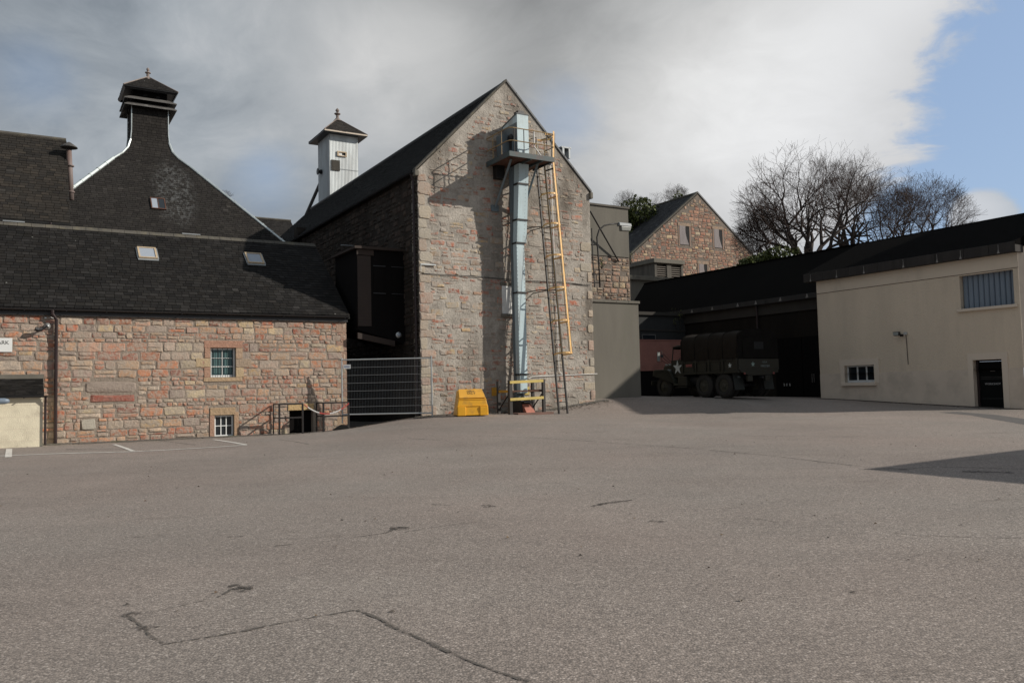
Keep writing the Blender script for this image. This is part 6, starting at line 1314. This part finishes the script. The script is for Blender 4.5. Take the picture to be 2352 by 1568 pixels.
    for y in (-.75, -1.85): bx('bumperette', -.12, .02, y, y+.30, .68, .92, 'olive', .02)
    m = MB(); m.tube([p(-.25, -W/2, .85), p(-.05, -W/2, .85)], .05, 8); m.build('tow_pintle', M['black'], t)
    for y0 in (-.62, -W+.02):
        m = MB(); m.prism([p(.42, y0, 1.05), p(.42, y0+.60, 1.05), p(.28, y0+.60, .32), p(.28, y0, .32)], X*.015); m.build('mudflap', M['flap'], t)
    text('USA', .12, p(.318, -.30, .88)-X*.0, -Yl, EZ, 'stencil', M['starg'], t, .001)
    for y in (-.3, -W+.38): m = MB(); m.lathe(p(-.055, y, 1.03), [(.05, 0), (.05, .03)], 10, axis=tuple(-X)); m.build('tail_light', M['plate'], t)
    # tool box, tank under bed
    m = MB(); m.lathe(p(3.0, -.48, .82), [(.24, 0), (.24, .75)], 16, axis=tuple(X)); m.build('air_tank', M['black'], t); bx('fuel_tank', 3.65, 4.35, -.55, -.02, .52, 1.0, 'olive', .04); bx('step', 3.6, 4.5, -.15, .02, .46, .50, 'olive')
    # cab
    y0, y1 = -W+.18, -.16
    bx('cab_floor', 4.0, 5.1, y0, y1, .95, 1.10); bx('cab_back', 4.02, 4.08, y0, y1, 1.10, 2.35)
    for y, nm in ((y1, 1), (y0, 0)):
        yy = y if nm else y-.0; m = MB(); m.prism([p(4.08, y, 1.02), p(4.92, y, 1.02), p(4.92, y, 1.74), p(4.75, y, 1.78), p(4.08, y, 1.80)], -Yl*.05*(1 if nm else -1)); d = m.build('door', M['olive'], t, bevel=.01)
        m = MB(); m.tube([p(4.12, y-.02, 1.80), p(4.12, y-.02, 2.35)], .025, 5); m.tube([p(4.90, y-.02, 1.74), p(4.78, y-.02, 2.38)], .03, 5); m.build('pillar', M['olive'], t)
        m = MB(); m.tube([p(4.3, y+(.03 if nm else -.03), 1.52), p(4.42, y+(.03 if nm else -.03), 1.52)], .014, 5); m.build('handle', M['olive'], d)
    m = MB(); m.prism([p(4.0, y0-.02, 2.42), p(4.0, y0+.25, 2.50), p(4.0, y1-.25, 2.50), p(4.0, y1+.02, 2.42), p(4.0, y1+.02, 2.36), p(4.0, y0-.02, 2.36)], X*.80*SX); m.build('cab_roof', M['canvas'], t, bevel=.02)
    bx('windscreen_frame', 4.76, 4.81, y0, y1, 2.30, 2.38); bx('windscreen_frame', 4.92, 4.97, y0, y1, 1.68, 1.78); m = MB(); m.tube([p(4.93, -W/2, 1.75), p(4.79, -W/2, 2.33)], .03, 4); m.build('windscreen_pillar', M['olive'], t)
    bx('seat', 4.12, 4.3, y0+.15, y1-.15, 1.1, 1.95, 'canvas', .05); m = MB(); c = p(4.62, -.6, 1.72); m.tube([c+Yl*.2*cos(a)+(X*.08+EZ*.18)*sin(a) for a in np.linspace(0, 2*pi, 17)], .015, 5); m.build('steering_wheel', M['black'], t)
    # bonnet and wings
    m = MB(); hy = W/2-.42; sec = [(-hy, 1.05), (-hy, 1.58), (-hy+.12, 1.72), (0, 1.78), (hy-.12, 1.72), (hy, 1.58), (hy, 1.05)]
    a_ = [p(4.95, -W/2+y, z) for y, z in sec]; b_ = [p(6.10, -W/2+y*.82, z-(.11 if z > 1.5 else 0)) for y, z in sec]; n = len(sec)
    m.add(a_+b_, [tuple(range(n)), tuple(range(2*n-1, n-1, -1))]+[((i+1) % n, i, i+n, (i+1) % n+n) for i in range(n)]); m.build('bonnet', M['olive'], t, bevel=.02)
    bx('cowl', 4.86, 4.97, y0, y1, 1.02, 1.70); m = MB()
    for k in range(9): y = -W/2-.38+k*.095; m.box(p(6.11, y, 1.02), X*.03, Yl*.03, EZ*.55)
    m.build('grille', M['olive'], t)
    for sgn, ye in ((1, .0), (-1, -W)):
        yo = -.02 if sgn > 0 else -W+.02; inn = -.55 if sgn > 0 else -W+.55; m = MB(); q = [(6.32, 1.05), (6.30, 1.25), (6.15, 1.36), (5.15, 1.36), (4.98, 1.28), (4.72, .78), (4.62, .60), (4.2, .58), (4.2, .62), (4.58, .65), (4.68, .82), (4.94, 1.24), (5.15, 1.31), (6.13, 1.31), (6.26, 1.22), (6.28, 1.05)]
        m.prism([p(x, yo, z) for x, z in q], Yl*(inn-yo)*S); m.build('wing', M['olivel'], t, bevel=.012)
        m = MB(); m.lathe(p(6.25, -W/2+sgn*.62, 1.2), [(.10, 0), (.12, .04), (.12, .12), (.02, .14)], 14, axis=tuple(X)); m.build('headlight', M['mirror'], t)
    bx('bumper', 6.42, 6.5, -W+.05, -.05, .62, .82); m = MB(); m.face([p(5.0, -.55, 1.0), p(6.1, -.55, 1.0), p(6.1, -.55, 1.34), p(5.0, -.55, 1.34)]); m.build('engine_side', M['black'], t)
    # mirrors
    m = MB(); c = p(5.35, .22, 1.98); q = [c+X*dx+EZ*dz for dx, dz in ((-.12, .27), (.20, .27), (.22, -.25), (.12, -.27), (-.12, -.26), (-.12, .27))]; m.tube(q, .012, 5)
    m.tube([c+X*-.12+EZ*.22, p(4.95, -.12, 1.72)], .012, 5); m.tube([c+X*-.12-EZ*.2, p(4.95, -.12, 1.5)], .012, 5); m.tube([c+X*-.1+EZ*.02, p(4.95, -.12, 1.60)], .012, 5); ar = m.build('mirror_arm', M['steel'], t)
    m = MB(); m.box(c+X*.0-EZ*.22, X*.02, Yl*.16, EZ*.44); m.build('mirror', M['mirror'], ar); m = MB(); m.lathe(c-X*.14+EZ*.02, [(.085, 0), (.08, .02)], 12, axis=tuple(unit(-X+Yl*.4))); m.build('round_mirror', M['black'], ar)
    # stars and stencils
    def star(cx, z, r, name, o, mat='star', rear=False, sx=1):
        m = MB(); pts = []
        for k in range(10): a = pi/2+k*pi/5; rr = r if k % 2 == 0 else r*.40; pts.append((cos(a)*rr*sx, sin(a)*rr))
        q = [p(-.052, cx-x, z+y) if rear else p(cx+x, o, z+y) for x, y in pts]; m.prism(q, (-X if rear else Yl)*.003); m.build(name, M[mat], t)
    star(4.47, 1.42, .36, 'star', y1+.003); star(.55, 1.40, .13, 'star', .004); star(-.85, 1.43, .13, 'star', 0, 'starteal', True)
    text('U.S.A.', .13, p(-.056, -1.60, 1.52), -Yl, EZ, 'stencil', M['starg'], t, .001); text('18453284', .15, p(-.056, -1.60, 1.35), -Yl, EZ, 'stencil', M['starg'], t, .001)
    bx('red_plate', 3.15, 3.6, .036, .042, 1.42, 1.54, 'plate', 0); text('USA 184532', .12, p(5.45, -.42, 1.60), -X, EZ, 'stencil', M['star'], t, .004)
M['oliverim'] = plain('olive_rim', (.040, .037, .026), .7); M['canvasd'] = plain('dark_canvas', (.012, .011, .010), .97, var=.3, spec=.03); M['flap'] = plain('rubber_flap', (.018, .021, .019), .8)
M['olivel'] = plain('dusty_olive', (.030, .032, .025), .5, var=.2); M['starteal'] = plain('pale_teal_paint', (.24, .33, .31), .6)
truck()

# ------------------------------------------------------------------ trees and plants
def grow(br, tw, p, d, L, r, lvl, rnd, env, spread=1., up=.12):
    n = 3 if r > .03 else 2; pts = [p]; rs = [r]; q = p; dd = d; r1 = max(r*.74, .007)
    for i in range(n):
        dd = unit(dd+np.array([rnd.gauss(0, .17), rnd.gauss(0, .17), rnd.gauss(0, .11)+up*.4])); q = q+dd*L/n; pts.append(q); rs.append(r+(r1-r)*(i+1)/n)
        if lvl > 0 and i < n-1 and r < .2 and rnd.random() < .26 and env(q) < 1:
            ax = unit(np.cross(dd, [rnd.gauss(0, 1), rnd.gauss(0, 1), rnd.gauss(0, 1)])); an = rnd.uniform(.5, 1.0)*spread
            grow(br, tw, q, unit(dd*cos(an)+ax*sin(an)), L*rnd.uniform(.55, .8), rs[-1]*.5, lvl-2, rnd, env, spread, up)
    (br if r > .045 else tw).tube(pts, rs, 5 if r > .1 else (4 if r > .04 else 3), cap=False)
    e = env(q)
    if lvl <= 0 or e > 1.0+rnd.uniform(-.04, .10): return
    k = 2 if rnd.random() < .68 else 3; a0 = rnd.uniform(0, 2*pi); ref = unit(np.cross(dd, [0.3, .2, 1])); ref2 = np.cross(dd, ref)
    for j in range(k):
        a = a0+2*pi*j/k+rnd.uniform(-.4, .4); an = rnd.uniform(.22, .72)*spread
        nd = unit(dd*cos(an)+(ref*cos(a)+ref2*sin(a))*sin(an)+np.array([0, 0, up*.35]))
        grow(br, tw, q, nd, max(L*rnd.uniform(.70, .92), .42), r1*rnd.uniform(.66, .86), lvl-1, rnd, env, spread, up)
def tree(u, Y, fork_v, crown, seed, label, levels=8, nl=5, r=.3, width=1.2, up=.07, mat='bark', twig='twig', group='bare trees beyond the dark shed', bu=None):
    """crown = (u centre, v centre, u radius, v top)"""
    rnd = random.Random(seed); b = at(u if bu is None else bu, 700, Y); g = .5; loc = np.array([b[0], b[1], g]); f = at(u, fork_v, Y)
    cu, cv, ru, vt = crown; c = at(cu, cv, Y); rx = ru*Y/FP; rz = at(cu, vt, Y)[2]-c[2]
    def env(q): z = q[2]-c[2]; return sqrt(((q[0]-c[0])/rx)**2+((q[1]-c[1])/(rx*.8))**2+(z/(rz if z > 0 else rz*2.6))**2)
    t = thing('bare_tree', loc, label, 'tree', group); tr, br, tw = MB(), MB(), MB(); tr.tube([loc-EZ*.3, loc*.5+f*.5, f], [r*1.3, r*1.05, r], 9)
    for i in range(nl):
        a = 2*pi*i/nl+rnd.uniform(-.5, .5); an = (rnd.uniform(.25, .8) if i else .08)*width; tgt = c+np.array([cos(a)*rx*.6*min(1, width), sin(a)*rx*.5, rz*.2]) if i else c+EZ*rz*.5
        d = unit(tgt-f); grow(br, tw, f-EZ*rnd.uniform(0, 1.2), d, max(rz, rx)*.42*rnd.uniform(.85, 1.15), r*rnd.uniform(.45, .7), levels, rnd, env, 1., up)
    tr.build('trunk', M[mat], t); br.v and br.build('limbs', M[mat], t); tw.build('crown', M[twig], t); return t
tree(1862, 62, 625, (1850, 488, 150, 325), 3, 'tallest bare tree with dark forked limbs, left of the group beyond the shed', 8, 7, .44)
tree(1800, 64, 625, (1762, 520, 75, 430), 14, 'small bare tree reaching left toward the distant store, leftmost of the group', 8, 5, .22)
tree(1960, 66, 600, (1950, 480, 100, 335), 8, 'bare tree just right of the tallest one, with several upright limbs', 8, 6, .34)
tree(2030, 70, 595, (2030, 495, 105, 375), 21, 'bare tree in the middle right of the group, thin brown crown', 8, 5, .24)
tree(2105, 66, 590, (2118, 520, 114, 400), 27, 'rounded bare tree at the right end of the group beyond the shed', 8, 7, .28)
sm = dict(mat='barkfar', twig='barkfar', group='small bare trees behind the distant store')
tree(1448, 92, 510, (1448, 468, 42, 430), 5, 'small bare tree behind the ivy clump, left of the distant store roof', 7, 4, .16, **sm)
tree(1556, 92, 480, (1553, 450, 28, 418), 6, 'small bare tree rising just left of the apex of the distant store', 7, 4, .14, **sm)
tree(1508, 94, 500, (1508, 470, 24, 444), 16, 'thin bare tree between the ivy clump and the apex of the distant store', 6, 3, .12, **sm)
tree(518, 88, 500, (512, 450, 32, 417), 9, 'faint bare treetop showing behind the right slope of the kiln roof', 7, 3, .12, mat='barkfar', twig='barkfar', group='treetops behind the kiln')
def leaves(name, label, cat, blobs, n, size, mat, seed, stem=None):
    rnd = random.Random(seed); c0 = np.array(blobs[0][0]); base = np.array([c0[0], c0[1], (stem[2] if stem is not None else c0[2]-blobs[0][1][2])])
    t = thing(name, base, label, cat); m = MB()
    for c, rad in blobs:
        c = np.array(c); rad = np.array(rad)
        for _ in range(n):
            while True:
                q = np.array([rnd.uniform(-1, 1) for _ in range(3)]); l = np.linalg.norm(q)
                if l < 1 and l > .35 and rnd.random() < l: break
            q = q*(1+.18*sin(q[0]*7+seed)*cos(q[2]*6)); P = c+q*rad; a = unit([rnd.gauss(0, 1), rnd.gauss(0, 1), rnd.gauss(0, 1)]); b = unit(np.cross(a, [rnd.gauss(0, 1), rnd.gauss(0, 1), 1])); s = size*rnd.uniform(.6, 1.3); k = rnd.uniform(.6, 1.4)
            m.face([P-a*s, P-b*s*.6, P+a*s, P+b*s*.6], (k, k, k))
    m.build('foliage', M[mat], t); s = MB()
    for c, rad in blobs:
        for k in range(5): s.tube([base-EZ*.3, (np.array(c)+base)/2+np.array([rnd.gauss(0, .2), 0, 0]), np.array(c)+np.array([rnd.gauss(0, .5)*rad[0], rnd.gauss(0, .4)*rad[1], rnd.uniform(-.2, .6)*rad[2]])], [.09, .06, .02], 5)
    s.build('stems', M['bark'], t)
p = at(1470, 492, 84); q = at(1440, 500, 84); leaves('ivy_clump', 'dense dark green ivy covered tree behind the ridge of the distant store', 'tree', [(p, (1.9, 1.8, 1.9)), (p+np.array([-1.2, 0, -1]), (1.2, 1.5, 1.6)), (p+np.array([1.6, 0, -1.2]), (1.3, 1.3, 1.3))], 1500, .16, 'leaf', 4, stem=(0, 0, 2.))
p = at(1790, 600, 58); leaves('ivy_clump', 'dark green bush beyond the shed roof at the foot of the tallest bare tree', 'bush', [(p, (1.6, 1.3, 1.1)), (p+np.array([-1.9, 0, -.5]), (1.4, 1.2, .9)), (at(1745, 612, 60), (1.2, 1.2, .9))], 1300, .14, 'leaf', 7, stem=(0, 0, 4.))
p = at(1558, 472, 88); leaves('ivy_clump', 'small ivy clump at the fork of the bare tree left of the distant apex', 'bush', [(p, (.7, .7, 1.5))], 500, .14, 'leaf', 8, stem=(0, 0, 8.))
def sapling(loc, h, label, seed, n=180, w=.6):
    rnd = random.Random(seed); t = thing('sapling', loc, label, 'plant'); s = MB(); l = MB(); loc = np.array(loc)
    for k in range(9):
        e = loc+np.array([rnd.gauss(0, w*.5), rnd.gauss(0, w*.5), h*rnd.uniform(.6, 1)]); mid = (loc+e)/2+np.array([rnd.gauss(0, .08), 0, 0]); s.tube([loc, mid, e], [.016, .012, .005], 4)
        for _ in range(n//9):
            q = rnd.uniform(.35, 1.02); P = mid+(e-mid)*q if q > .5 else loc+(e-loc)*q; P = P+np.array([rnd.gauss(0, .09), rnd.gauss(0, .09), rnd.gauss(0, .08)]); a = unit([rnd.gauss(0, 1), rnd.gauss(0, 1), rnd.gauss(0, 1)]); b = unit(np.cross(a, [0, .3, 1])); z = .045*rnd.uniform(.6, 1.2); kk = rnd.uniform(.6, 1.3); l.face([P-a*z, P-b*z*.6, P+a*z, P+b*z*.6], (kk, kk, kk))
    s.build('stems', M['bark'], t); l.build('leaves', M['leafy'], t)
q = C.hit(1562, 760, -2.3); sapling(C.P(q[0], 4.2, -2.1), 2.5, 'yellow green sapling growing out of the shed wall above the truck canvas', 3, 420, 1.0)
q = at(1376, 605, 48); sapling(at(1370+12*1, 618, 48), .6, 'tuft of green growing beside the stone wall under the lamp', 4, 90, .2)
sapling(at(1446, 612, 66), 1.3, 'green tuft at the left foot of the distant stone gable', 5, 160, .5)

# ------------------------------------------------------------------ neighbouring store outside the picture on the right, whose corner shades the yard
def neighbour():
    h = 5.0; tip = ground_hit(1984, 1077); k = (h-tip[2])/SUNV.z; T = tip+np.array(SUNV)*k; fr = Frame(np.array([T[0], T[1], 0]), -E2, -E1)
    t = thing('neighbouring_store', fr.P(6, 0), 'cream rendered store standing beside the yard outside the picture on the right', 'building')
    m = MB(); m.box(fr.P(.2, -.3, -.2), fr.d*13, E1*12, EZ*(h+.1)); m.build('wall', M['roughcast'], t)
    m = MB(); m.box(fr.P(0, h-.16, 0), fr.d*13.4, E1*12.4, EZ*.16); m.build('roof', M['felt'], t)
def shade_block():  # unseen block, added so that its shadow covers the truck and yard
    fr = Frame(np.array([30.2, 32.6, 0]), E2, -E1)
    t = thing('shade_block', fr.P(3, .4), 'tall rubble store behind the near end of the workshop, outside the picture on the right', 'building')
    m = MB(); m.box(fr.P(0, -.3, 0), E2*6.2, E1*9, EZ*13.9); m.build('wall', M['mortarF'], t); m = MB(); m.box(fr.P(-.15, 13.6, .15), E2*6.5, E1*9.3, EZ*.25); m.build('coping', M['concrete'], t)
shade_block()
neighbour()
